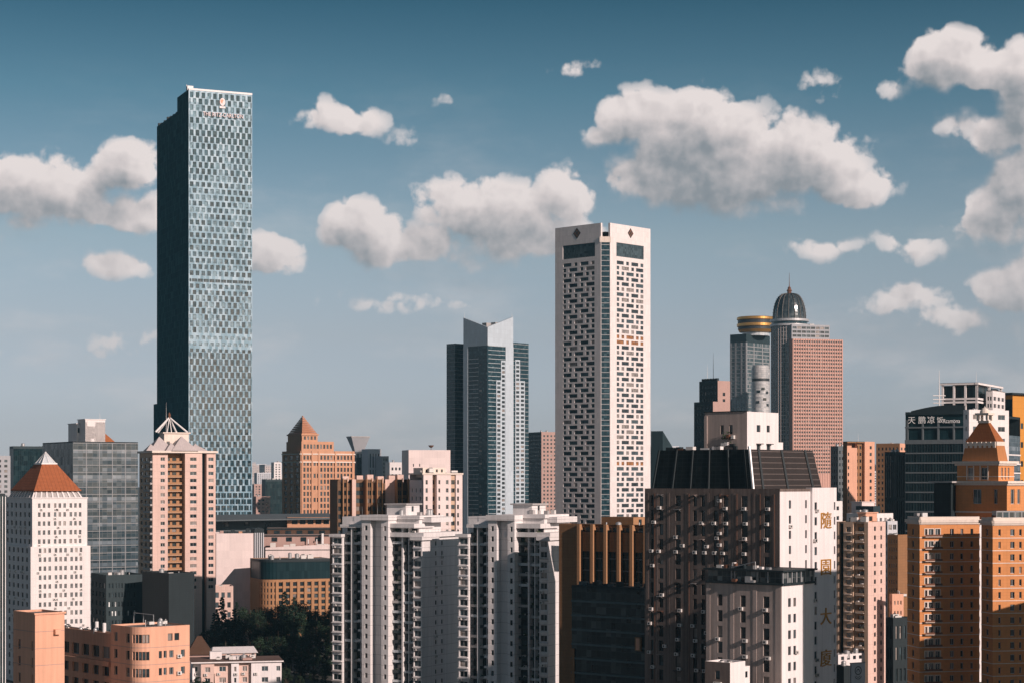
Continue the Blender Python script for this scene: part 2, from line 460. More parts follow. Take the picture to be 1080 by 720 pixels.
SIL = []          # silhouettes (px0, px1, py_top, D) for guessing which windows are in view
ALL = []
WCACHE = {}
STYLES = {        # frame material, [(pane, weight)], panes across, frame width
    'dark': ('frame_d', [('pane_dark', 6), ('pane_mid', 3), ('pane_curtain', 1)], 1, .08),
    'res': ('frame_w', [('pane_dark', 6), ('pane_mid', 3), ('pane_curtain', 1.6)], 2, .09),
    'office': ('frame_m', [('pane_dark', 5), ('pane_mid', 4), ('pane_curtain', 1.5)], 2, .09),
    'old': ('frame_d', [('pane_dark', 9), ('pane_mid', 2), ('pane_curtain', .6)], 2, .07),
    'bigwin': ('frame_d', [('pane_mid', 1)], 5, .10),
    'amber': ('frame_d', [('pane_amber', 1)], 2, .08),
    'lit': ('frame_d', [('pane_dark', 6), ('pane_mid', 3), ('pane_curtain', 3)], 1, .08),
    'blue': ('frame_m', [('pane_blue', 5), ('pane_blue_d', 4), ('pane_mid', 1)], 1, .10),
    'bluel': ('frame_m', [('pane_bluel', 1)], 1, .10),
    'blued': ('frame_m', [('pane_blue', 1), ('pane_blue_d', 6)], 1, .10),
}

def win_data(w, h, rec, style, pane):
    key = (round(w, 2), round(h, 2), round(rec, 2), style, pane)
    if key not in WCACHE:
        fm, _, nx, fw = STYLES[style]
        mb = MB(); f = Fr((0, 0), 0)
        fw = min(fw, w * .16, h * .16)
        mb.rect(f, 0, w, 0, h, 1, -rec)
        z = -rec + .04
        mb.rect(f, 0, fw, 0, h, 0, z); mb.rect(f, w - fw, w, 0, h, 0, z)
        mb.rect(f, fw, w - fw, 0, fw, 0, z); mb.rect(f, fw, w - fw, h - fw, h, 0, z)
        k = nx if w > .9 * nx / 2 else 1
        if w > 3.0: k = max(k, int(w / 1.3))
        for i in range(1, k):
            c = w * i / k
            mb.rect(f, c - fw * .4, c + fw * .4, fw, h - fw, 0, z)
        WCACHE[key] = [mb, [M[fm], M[pane]], None]
    return WCACHE[key]

class B:
    """One building: an Empty at its foot and its parts."""
    def __init__(s, name, label, cat, org, group=None):
        s.o = bpy.data.objects.new(name, None)
        COL.objects.link(s.o)
        s.o.empty_display_size = 1
        s.org = Vector((org[0], org[1], 0))
        s.o.location = s.org
        s.o['label'] = label; s.o['category'] = cat
        if group: s.o['group'] = group
        s.wins, s.units = [], []
        ALL.append(s)
    def part(s, name, mb, mats, parent=None, label=None, kind=None, smooth=False):
        if not mb.f: return None
        mats = [M[x] if isinstance(x, str) else x for x in (mats if isinstance(mats, (list, tuple)) else [mats])]
        ox, oy = s.org.x, s.org.y
        me = to_mesh(name, [(x - ox, y - oy, z) for x, y, z in mb.v], mb.f, mb.m, mb.uv, mats)
        if smooth: me.shade_smooth()
        o = bpy.data.objects.new(name, me)
        COL.objects.link(o)
        o.parent = parent or s.o
        if label: o['label'] = label
        if kind: o['kind'] = kind
        return o
    def window(s, fr, u0, u1, z0, z1, rec, style):
        s.wins.append((fr, u0, z0, u1 - u0, z1 - z0, rec, style))
    def ac(s, fr, u, z, w=0.0):
        s.units.append((fr, u, z, w))
    def finish(s):
        def score(fr, u, z, area):
            p = fr.P(u, z)
            px, py = 540 + FPX * p.x / p.y, HORIZON - FPX * (p.z - CAMH) / p.y
            view = Vector((0 - p.x, 0 - p.y)).normalized()
            sc = max(0.001, view.dot(fr.n)) * area / p.y ** 2
            if not (0 < px < 1080 and 0 < py < 720): sc *= .001
            for a, b, yt, D in SIL:
                if D < p.y - 30 and a < px < b and py > yt:
                    sc *= .01
                    break
            return sc
        if s.wins:
            ws = sorted(s.wins, key=lambda q: -score(q[0], q[1] + q[3] / 2, q[2] + q[4] / 2, q[3] * q[4]) * random.uniform(.98, 1.02))
            rest, rv = MB(), []
            for k, (fr, u, z, w, h, rec, style) in enumerate(ws):
                pn = STYLES[style][1]
                pane = random.choices([a for a, _ in pn], [b for _, b in pn])[0]
                mb, mats, me = win_data(w, h, rec, style, pane)
                p = fr.P(u, z) - s.org
                if k < 100:
                    if me is None:
                        me = WCACHE[(round(w, 2), round(h, 2), round(rec, 2), style, pane)][2] = to_mesh('window', mb.v, mb.f, mb.m, mb.uv, mats)
                    o = bpy.data.objects.new('window', me)
                    COL.objects.link(o)
                    o.parent = s.o
                    o.location = p
                    o.rotation_euler = (0, 0, fr.a)
                else:
                    ca, sa = math.cos(fr.a), math.sin(fr.a)
                    i0 = len(rest.v)
                    rest.v.extend((p.x + x * ca - y * sa, p.y + x * sa + y * ca, p.z + zz) for x, y, zz in mb.v)
                    rest.f.extend(tuple(i + i0 for i in f) for f in mb.f)
                    rest.uv.extend(mb.uv)
                    ids = []
                    for mt in mats:
                        if mt not in rv: rv.append(mt)
                        ids.append(rv.index(mt))
                    rest.m.extend(ids[i] for i in mb.m)
            if rest.f:
                me = to_mesh('window', rest.v, rest.f, rest.m, rest.uv, rv)
                o = bpy.data.objects.new('window', me)
                COL.objects.link(o); o.parent = s.o
                o['kind'] = 'stuff'
        if s.units:
            us = sorted(s.units, key=lambda q: -score(q[0], q[1], q[2], 1))[:100]
            for fr, u, z, w in us:
                o = bpy.data.objects.new('air_conditioner', ac_mesh())
                COL.objects.link(o); o.parent = s.o
                o.location = fr.P(u, z, w) - s.org
                o.rotation_euler = (0, 0, fr.a)

_AC = []
def ac_mesh():
    if not _AC:
        mb = MB(); f = Fr((0, 0), 0)
        mb.box(f, 0, .95, .06, .50, 0, .68, 0)
        c = f.P(.38, .34, .505)
        ring = [Vector((c.x + .24 * math.cos(a * math.pi / 6), c.y, c.z + .24 * math.sin(a * math.pi / 6))) for a in range(12)]
        mb.face(ring, 1)
        mb.box(f, .05, .12, -.02, .5, -.06, 0, 2); mb.box(f, .82, .89, -.02, .5, -.06, 0, 2)
        _AC.append(to_mesh('air_conditioner', mb.v, mb.f, mb.m, mb.uv, [M['ac'], M['dark_metal'], M['rust']]))
    return _AC[0]

class Bx:
    """Box footprint read from three picture columns: left end, near corner, right end; th = turn of the right face."""
    def __init__(s, xl, xc, xr, yt, D, th, depth=None, sil=True, z0=0.0, width=None):
        s.D, s.th = D, R_(th)
        c, sn = math.cos(s.th), math.sin(s.th)
        s.C = Vector((X(xc, D), D))
        kr, kl = (xr - 540) / FPX, (xl - 540) / FPX
        s.w = width or (kr * D - s.C.x) / (c - kr * sn)
        s.d = depth or (s.C.x - kl * D) / (sn + kl * c)
        s.z0, s.z1 = z0, Z(yt, D)
        s.R = Fr(s.C, s.th)
        e = s.C + Vector((-sn, c)) * s.d
        s.L = Fr(e, s.th - math.pi / 2)
        if sil: SIL.append((xl, xr, yt, D))
    def z(s, py): return Z(py, s.D)

def rows_down(ztop, zbot, pitch, h, first=None):
    """(z0, z1) of window rows, listed from the bottom up"""
    out = []
    z = ztop - (first if first is not None else pitch)
    while z > zbot:
        out.append((z, z + h)); z -= pitch
    return out[::-1]

def cols(u0, u1, n, ratio):
    c = (u1 - u0) / n
    g = c * (1 - ratio) / 2
    return [(u0 + i * c + g, u0 + (i + 1) * c - g) for i in range(n)]

def facade(b, mb, fr, W, z0, z1, rows, mat=0, rec=.25, style='dark', u0=0.0, w=0.0, rmat=None):
    """Wall with real openings; rows = [(za, zb, [(ua, ub[, style]), ...])] from the bottom up."""
    rmat = mat if rmat is None else rmat
    f2 = fr.shift(0, w) if w else fr
    z = z0
    for za, zb, cs in rows:
        if za < z0 or zb > z1 or not cs: continue
        mb.rect(f2, u0, W, z, za, mat)
        u = u0
        for c in cs:
            mb.rect(f2, u, c[0], za, zb, mat)
            mb.quadw(f2, c[0], 0, -rec, za, zb, rmat)
            mb.quadw(f2, c[1], -rec, 0, za, zb, rmat)
            mb.flat(f2, c[0], c[1], -rec, 0, za, rmat)
            mb.flat(f2, c[0], c[1], -rec, 0, zb, rmat, False)
            b.window(f2, c[0], c[1], za, zb, rec, c[2] if len(c) > 2 else style)
            u = c[1]
        mb.rect(f2, u, W, za, zb, mat)
        z = zb
    mb.rect(f2, u0, W, z, z1, mat)

def shell(mb, bx, z0, z1, mat=0, backs=True):
    """the two rear walls of a box"""
    R = bx.R
    mb.quadw(R, bx.w, 0, -bx.d, z0, z1, mat)
    mb.face([R.P(bx.w, z0, -bx.d), R.P(0, z0, -bx.d), R.P(0, z1, -bx.d), R.P(bx.w, z1, -bx.d)], mat)

def roof(b, bx, z1, par=1.0, mat='roof', wall='white', th=.3, name='roof', over=0.0):
    """roof sheet behind a parapet that stands on the walls"""
    mb = MB(); R = bx.R; w, d = bx.w, bx.d
    mb.flat(R, th, w - th, -d + th, -th, z1 - par, 0)
    o = b.part(name, mb, mat)
    mb = MB()
    e = over
    mb.box(R, -e, w + e, -th, e, z1 - par if not e else z1 - .35, z1, 0) if e else None
    for (a0, a1, c0, c1) in ((0, w, -th, 0), (0, th, -d, -th), (w - th, w, -d, -th), (th, w - th, -d, -d + th)):
        mb.flat(R, a0, a1, c0, c1, z1 + .001, 0)
    mb.face([R.P(th, z1 - par, -d + th), R.P(w - th, z1 - par, -d + th), R.P(w - th, z1, -d + th), R.P(th, z1, -d + th)], 0)
    mb.quadw(R, w - th, -d + th, -th, z1 - par, z1, 0)
    mb.quadw(R, th, -th, -d + th, z1 - par, z1, 0)
    mb.face([R.P(w - th, z1 - par, -th), R.P(th, z1 - par, -th), R.P(th, z1, -th), R.P(w - th, z1, -th)], 0)
    b.part('parapet', mb, wall, o)
    return o

def clutter(b, bx, z, n, seed=0, big=1.0, parent=None):
    """plant on a flat roof: boxes, tanks and vent pipes, each a part"""
    rg = random.Random(seed)
    R = bx.R
    for k in range(n):
        u = rg.uniform(.12, .82) * bx.w; w = -rg.uniform(.15, .8) * bx.d
        kind = rg.choice(['unit', 'tank', 'pipe', 'unit'])
        mb = MB()
        if kind == 'unit':
            a, c, h = rg.uniform(1.2, 2.6) * big, rg.uniform(1, 2) * big, rg.uniform(.9, 1.9) * big
            mb.box(R, u, u + a, w - c, w, z + .25, z + h, 0)
            mb.box(R, u + .1, u + .3, w - c + .1, w - .1, z, z + .25, 1); mb.box(R, u + a - .3, u + a - .1, w - c + .1, w - .1, z, z + .25, 1)
            mb.lathe(R.P(u + a / 2, 0, w - c / 2), [(min(a, c) * .38, z + h), (min(a, c) * .38, z + h + .2), (0, z + h + .2)], 12, 1)
            b.part('rooftop_unit', mb, ['ac', 'dark_metal'], parent)
        elif kind == 'tank':
            r, h = rg.uniform(.6, 1.1) * big, rg.uniform(1.2, 2.2) * big
            p = R.P(u, 0, w)
            mb.lathe(p, [(r, z), (r, z + h), (r * .9, z + h + .15), (.15, z + h + .4), (0, z + h + .4)], 16, 0)
            b.part('water_tank', mb, ['metal'], parent)
        else:
            p = R.P(u, z, w)
            mb.tube(p, p + Vector((0, 0, rg.uniform(1, 2.2) * big)), .14 * big, n=8)
            mb.tube(p + Vector((0, 0, 1.0)), p + Vector((0, 0, 1.3)), .2 * big, n=8)
            b.part('vent_pipe', mb, ['metal'], parent)

def mast(b, base, h, r=.12, mat='white_metal', cross=0, name='antenna_mast'):
    mb = MB(); base = Vector(base)
    mb.tube(base, base + Vector((0, 0, h * .6)), r, r * .7, 6)
    mb.tube(base + Vector((0, 0, h * .6)), base + Vector((0, 0, h)), r * .6, r * .25, 6)
    for i in range(cross):
        zz = base.z + h * (.12 + .09 * i)
        mb.tube((base.x - r * 9, base.y, zz), (base.x + r * 9, base.y, zz), r * .8, n=5)
    return b.part(name, mb, mat)

def text_mesh(body, size, extrude=.12):
    cu = bpy.data.curves.new('lettering', 'FONT')
    cu.body = body; cu.size = size; cu.extrude = extrude
    cu.align_x = 'CENTER'; cu.align_y = 'CENTER'
    o = bpy.data.objects.new('tmp', cu)
    COL.objects.link(o)
    dg = bpy.context.evaluated_depsgraph_get()
    me = bpy.data.meshes.new_from_object(o.evaluated_get(dg))
    bpy.data.objects.remove(o)
    return me

def lettering(b, body, fr, u, z, size, mat, w=.25, name='lettering', shear=0.0, sx=1.0, parent=None, thick=.1):
    me = text_mesh(body, size)
    me.materials.clear(); me.materials.append(M[mat])
    o = bpy.data.objects.new(name, me)
    COL.objects.link(o); o.parent = parent or b.o
    o.location = fr.P(u, z, w) - b.org
    o.rotation_euler = (R_(90), 0, fr.a)
    o.scale = (sx, 1, 1)
    return o


# ------------------------------------------------------------------ ground
def ground():
    m, t, p = _mat('city_ground')
    pos = t.n('ShaderNodeNewGeometry').outputs['Position']
    n1 = t.noise(pos, .012, 6, .6)
    n2 = t.noise(pos, .25, 4, .6)
    c = t.ramp(n1, [(.35, (.055, .055, .056)), (.5, (.10, .095, .09)), (.62, (.045, .06, .04))])
    t.put(p.inputs['Base Color'], t.v('SCALE', c, scale=t.m('ADD', .7, t.m('MULTIPLY', n2, .6))))
    p.inputs['Roughness'].default_value = .9
    mb = MB()
    f = Fr((0, 0), 0)
    mb.face([(-16000, -3000, 0), (16000, -3000, 0), (16000, 18000, 0), (-16000, 18000, 0)], 0)
    o = bpy.data.objects.new('ground', to_mesh('ground', mb.v, mb.f, mb.m, mb.uv, [m]))
    COL.objects.link(o); o['kind'] = 'structure'
    # a street crosses behind the front row, with kerbs and a centre line
    mb = MB(); f = Fr((-900, 612), R_(2))
    mb.flat(f, 0, 1800, -5, 5, .004, 0)
    for k in range(0, 1800, 9):
        mb.flat(f, k, k + 4, -.09, .09, .008, 1)
    o = bpy.data.objects.new('street', to_mesh('street', mb.v, mb.f, mb.m, mb.uv, [plain_mat('asphalt', (.05, .05, .052), .9), plain_mat('road_paint', (.75, .75, .72), .7)]))
    COL.objects.link(o); o['kind'] = 'structure'
    mb = MB()
    mb.box(f, 0, 1800, 5.002, 8, 0, .13, 0, bottom=False); mb.box(f, 0, 1800, -8, -5.002, 0, .13, 0, bottom=False)
    o = bpy.data.objects.new('pavement', to_mesh('pavement', mb.v, mb.f, mb.m, mb.uv, [plain_mat('paving', (.28, .27, .26), .85)]))
    COL.objects.link(o); o['kind'] = 'structure'
ground()

def haze():
    m = bpy.data.materials.new('haze')
    m.use_nodes = True
    nt = m.node_tree
    nt.nodes.remove(nt.nodes['Principled BSDF'])
    v = nt.nodes.new('ShaderNodeVolumePrincipled')
    v.inputs['Color'].default_value = (.40, .78, 1.0, 1)
    v.inputs['Density'].default_value = HAZE
    v.inputs['Anisotropy'].default_value = .2
    nt.links.new(v.outputs[0], nt.nodes['Material Output'].inputs['Volume'])
    mb = MB(); f = Fr((0, -100), 0)
    mb.box(f, -2600, 2600, -5300, 0, -1, 420, 0)
    o = bpy.data.objects.new('haze', to_mesh('haze', mb.v, mb.f, mb.m, mb.uv, [m]))
    COL.objects.link(o); o['kind'] = 'stuff'
HAZE = 0.000048
if HAZE: haze()


# ------------------------------------------------------------------ generic block
def simple(name, label, cat, bx, wall, Rg=None, Lg=None, par=1.0, roofm='roof', group=None, clut=0, seed=1, zb=None, rec=.25, big=1.0, lwall=None):
    b = B(name, label, cat, bx.C, group)
    mb = MB(); gl = MB(); gm = []
    zlow = Z(735, bx.D + 10) if zb is None else zb
    zt = bx.z1
    for fr, W, g, wi in ((bx.R, bx.w, Rg, 0), (bx.L, bx.d, Lg, 1 if lwall else 0)):
        if g is None:
            mb.rect(fr, 0, W, bx.z0, zt, wi)
        elif g[0] == 'glass':
            if g[1] not in gm: gm.append(g[1])
            t = g[2] if len(g) > 2 else 0
            gl.rect(fr, 0, W, bx.z0, zt - t, gm.index(g[1]))
            if t: mb.rect(fr, 0, W, zt - t, zt, wi)
        else:
            _, n, ratio, pitch, hr, style, m0, m1, top = g
            cs = cols(m0, W - m1, n, ratio)
            rows = [(a, c, cs) for a, c in rows_down(zt, max(zlow, bx.z0 + 1), pitch, pitch * hr, top)]
            facade(b, mb, fr, W, bx.z0, zt, rows, wi, rec, style)
    shell(mb, bx, bx.z0, zt)
    wo = b.part('wall', mb, [wall] + ([lwall] if lwall else []))
    if gl.f: b.part('curtain_wall', gl, gm)
    roof(b, bx, zt, par, roofm, wall)
    if clut: clutter(b, bx, zt - par, clut, seed, big)
    return b

SKY = 'skyscraper'; TW = 'tower block'; BL = 'building'

# ------------------------------------------------------------------ tall blue skyscraper on the left
def tall_tower():
    bx = Bx(187, 199, 266, 93, 1200, 24)
    b = B('skyscraper', 'tallest tower, slim dark teal glass slab with a chequered pale blue front', SKY, bx.C)
    R, L = bx.R, bx.L
    mb = MB()
    zt = bx.z1 - 1.2
    pit = 4.02
    n = 11
    mech = [R.z(291), R.z(294)]
    rows, k = [], 0
    z = zt - pit - .6
    allr = []
    while z > R.z(556):
        py = HORIZON - FPX * (z + 2 - CAMH) / R.D(bx.w / 2)
        c = bx.w / n
        off = .5 * c if k % 2 else 0
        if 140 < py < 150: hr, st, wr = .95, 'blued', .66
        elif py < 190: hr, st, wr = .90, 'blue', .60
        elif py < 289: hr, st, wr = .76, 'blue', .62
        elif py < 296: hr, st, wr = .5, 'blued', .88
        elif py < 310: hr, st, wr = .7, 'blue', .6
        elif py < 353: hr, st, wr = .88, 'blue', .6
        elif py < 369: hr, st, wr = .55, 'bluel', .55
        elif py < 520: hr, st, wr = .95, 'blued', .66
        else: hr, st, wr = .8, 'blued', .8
        cs = []
        for i in range(-1, n + 1):
            a, e = i * c + off + c * (1 - wr) / 2, i * c + off + c * (1 + wr) / 2
            a, e = max(a, .5), min(e, bx.w - .5)
            if e - a > .5:
                # darker panes at the lower right stand in for a neighbour's reflection
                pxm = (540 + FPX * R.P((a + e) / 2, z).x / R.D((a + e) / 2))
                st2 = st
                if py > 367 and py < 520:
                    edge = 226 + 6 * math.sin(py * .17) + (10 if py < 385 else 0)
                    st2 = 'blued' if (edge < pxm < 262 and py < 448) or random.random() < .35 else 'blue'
                elif st == 'blue' and random.random() < .5 + .5 * math.sin(i * .9 + k * .35): st2 = 'blued' if random.random() < .45 else 'bluel'  # scattered lighter and darker panes painted as reflections
                cs.append((a, e, st2))
        allr.append((z, z + pit * hr, cs))
        z -= pit; k += 1
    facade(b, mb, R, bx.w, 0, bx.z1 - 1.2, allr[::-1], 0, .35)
    mb.rect(R, 0, bx.w, bx.z1 - 1.2, bx.z1, 1, .25)
    mb.flat(R, 0, bx.w, -.5, .25, bx.z1, 1)
    mb.flat(R, 0, bx.w, -.5, .25, bx.z1 - 1.2, 1, False)
    shell(mb, bx, 0, bx.z1 - 1.2, 2)
    b.part('wall', mb, ['panel_blue', 'white_metal', 'charcoal'])
    # dark glass flank, in two steps set apart by a groove
    gl = MB()
    gl.rect(L, 0, bx.d, 0, bx.z1 - .8, 0, .05)
    b2 = Bx(165.5, 187.5, 200, 118, 1200 + bx.d * .9, 24, width=30, sil=False)
    f2 = b2.L
    gl.rect(f2, 0, b2.d - 1.6, 0, b2.z1, 0)
    gl.rect(f2, b2.d - 1.6, b2.d, 0, b2.z1, 1, -.8)
    gl.rect(b2.R, 0, b2.w, 0, b2.z1, 0)
    shell(gl, b2, 0, b2.z1)
    b3 = Bx(162, 168, 190, 425, 1200 + bx.d + b2.d - 8, 24, width=30, sil=False)
    gl.rect(b3.L, 0, b3.d, 0, b3.z1, 0); gl.rect(b3.R, 0, b3.w, 0, b3.z1, 0); shell(gl, b3, 0, b3.z1)
    gl.flat(b3.R, 0, b3.w, -b3.d, 0, b3.z1)
    b.part('curtain_wall', gl, ['glass_flank', 'dark_metal'])
    SIL.append((162, 266, 118, 1200))
    roof(b, bx, bx.z1 - 1.2, .6, 'roof', 'charcoal')
    mb = MB()
    mb.flat(b2.R, 0, b2.w, -b2.d, 0, b2.z1 - .02)
    b.part('roof', mb, 'roof')
    for i in range(7):
        u = .6 + i * b2.d / 7
        mb = MB()
        mb.box(b2.L, u, u + 2.0, -3, -.5, b2.z1 - .02, b2.z1 + random.uniform(.8, 2.4), 0)
        b.part('rooftop_unit', mb, 'charcoal')
    mb = MB()
    mb.box(R, -.6, 3.2, -3.5, -.8, bx.z1 - 1.2, bx.z1 + 1.6, 0)
    mb.box(R, -.9, -.6, -3, -2, bx.z1 - 1.2, bx.z1 + 2.4, 0)
    b.part('cleaning_cradle', mb, 'white_metal')
    # emblem: a lion-head shield under a small crown, and the hotel's name below it
    u0 = R.u(234.5)
    em = MB()
    zc = R.z(109, u0)
    def disc(u, z, ru, rz, mat, w, n=16):
        em.face([R.P(u + ru * math.cos(2 * math.pi * i / n), z + rz * math.sin(2 * math.pi * i / n), w) for i in range(n)], mat)
    disc(u0, zc + .6, 1.75, 2.5, 0, .5); disc(u0 - .3, zc + 1.0, 1.0, 1.3, 1, .56); disc(u0 + .5, zc + .2, .55, .9, 0, .6)
    em.box(R, u0 - 1.9, u0 + 1.9, .2, .55, zc - 3.4, zc - 2.2, 2)
    em.box(R, u0 - 1.5, u0 + 1.5, .2, .6, zc - 3.0, zc - 2.6, 0)
    b.part('emblem', em, ['sign_pink', 'salmon', 'white_metal'])
    lettering(b, 'THE RITZ-CARLTON', R, R.u(235.3), R.z(122, u0), 3.6, 'sign_pink', .45, sx=.8)
    return b
M['orange_panel'] = wall_mat('bright_orange_panels', (.62, .27, .05), panel=(0, 3.2), line=.3, streak=.1, grime=.12)
M['sign_pink'] = plain_mat('pale_pink_sign', (.85, .70, .69), .5)
tall_tower()

# ------------------------------------------------------------------ white tower with diamonds
def diamond_tower():
    bx = Bx(585.5, 639, 686, 234, 1250, 47)
    b = B('skyscraper', 'tall white stone tower with a dark diamond near the top of each face', SKY, bx.C)
    mb = MB()
    pit = 3.5
    cut = 4.3
    gl = MB()
    for fr, W, a0, a1, side in ((bx.R, bx.w, cut, bx.w, 0), (bx.L, bx.d, 0, bx.d - cut, 1)):
        ua, ub = (fr.u(650.5), fr.u(678.5)) if side == 0 else (fr.u(594), fr.u(627))
        sp = ub - ua
        un = sp / 130.0
        pats = [[(0, 34), (46, 59), (71, 105), (116, 130)], [(0, 12), (24, 59), (71, 84), (94, 130)], [(0, 12), (23, 36), (47, 83), (94, 107), (116, 130)]]
        rows = []
        zt = fr.z(276.5, W / 2)
        k = 0
        while zt > fr.z(556):
            st = 'amber' if (side == 0 and (k in (14, 15) or k == 38)) else ('office' if side == 0 else 'dark')
            rows.append((zt - 2.4, zt, [(ua + x0 * un, ua + x1 * un, st) for x0, x1 in pats[k % 3]]))
            zt -= pit; k += 1
        rows = rows[::-1]
        z1 = fr.z(234.5, 0 if side == 0 else W)
        rows.append((fr.z(272, W / 2), fr.z(257.5, W / 2), [(ua - .4, ub + .4, 'bigwin')]))
        facade(b, mb, fr, a1, 0, z1, rows, 0, .45, u0=a0)
        # thickness of the freestanding parapet wall
        mb.rect(Fr(fr.P(a1, 0, -1.5).xy, fr.a + math.pi), 0, a1 - a0, z1 - 14, z1, 0)
        mb.flat(fr, a0, a1, -1.5, 0, z1)
        mb.quadw(fr, a0, -1.5, 0, 0, z1); mb.quadw(fr, a1, 0, -1.5, 0, z1)
        dia = MB()
        uc = fr.u(665 if side == 0 else 608.5); zc = fr.z(246.3, uc); r = 3.3 if side else 3.0
        q = [fr.P(uc, zc - r * 1.12, .12), fr.P(uc + r, zc, .12), fr.P(uc, zc + r * 1.12, .12), fr.P(uc - r, zc, .12)]
        dia.face(q, side)
        q0 = [fr.P(uc, zc - r * 1.12, 0), fr.P(uc + r, zc, 0), fr.P(uc, zc + r * 1.12, 0), fr.P(uc - r, zc, 0)]
        for i in range(4):
            j = (i + 1) % 4
            dia.face([q0[i], q0[j], q[j], q[i]], side)
        for (dx, dz) in ((0, .5), (.5, 0), (0, -.5), (-.5, 0)):
            pc = (uc + dx * r * .9, zc + dz * r * 1.0)
            dia.face([fr.P(pc[0], pc[1] - r * .38, .16), fr.P(pc[0] + r * .34, pc[1], .16), fr.P(pc[0], pc[1] + r * .38, .16), fr.P(pc[0] - r * .34, pc[1], .16)], 2)
        b.part('diamond_emblem', dia, ['charcoal', 'darkwall', 'rust'])
    c1, c2 = bx.R.P(cut, 0, -.35), bx.L.P(bx.d - cut, 0, -.35)
    fg = Fr(c2.xy, math.atan2(c1.y - c2.y, c1.x - c2.x))
    Wg = (c1.xy - c2.xy).length
    gl.rect(fg, 0, Wg, 0, Z(255, 1250), 0)
    mb2 = MB()
    mb2.box(fg, -1, Wg + 1, -3, .1, Z(255, 1250), Z(249, 1250), 0)
    b.part('cornice', mb2, 'cream')
    for k in range(60):
        zz = Z(258, 1250) - k * pit
        if zz > 5: gl.box(fg, 0, Wg, 0, .12, zz, zz + .5, 1)
    b.part('glass_strip', gl, ['glass_blue', 'frame_m'])
    shell(mb, bx, 0, bx.z1 - 3)
    b.part('wall', mb, 'white_stone')
    rf = MB()
    rf.flat(bx.R, 1.5, bx.w, -bx.d, -1.5, Z(244, 1250))
    b.part('roof', rf, 'roof')
    clutter(b, bx, Z(244, 1250), 4, 3, 1.6)
    mast(b, bx.R.P(2, Z(244, 1250), -4), 6, .1)
diamond_tower()

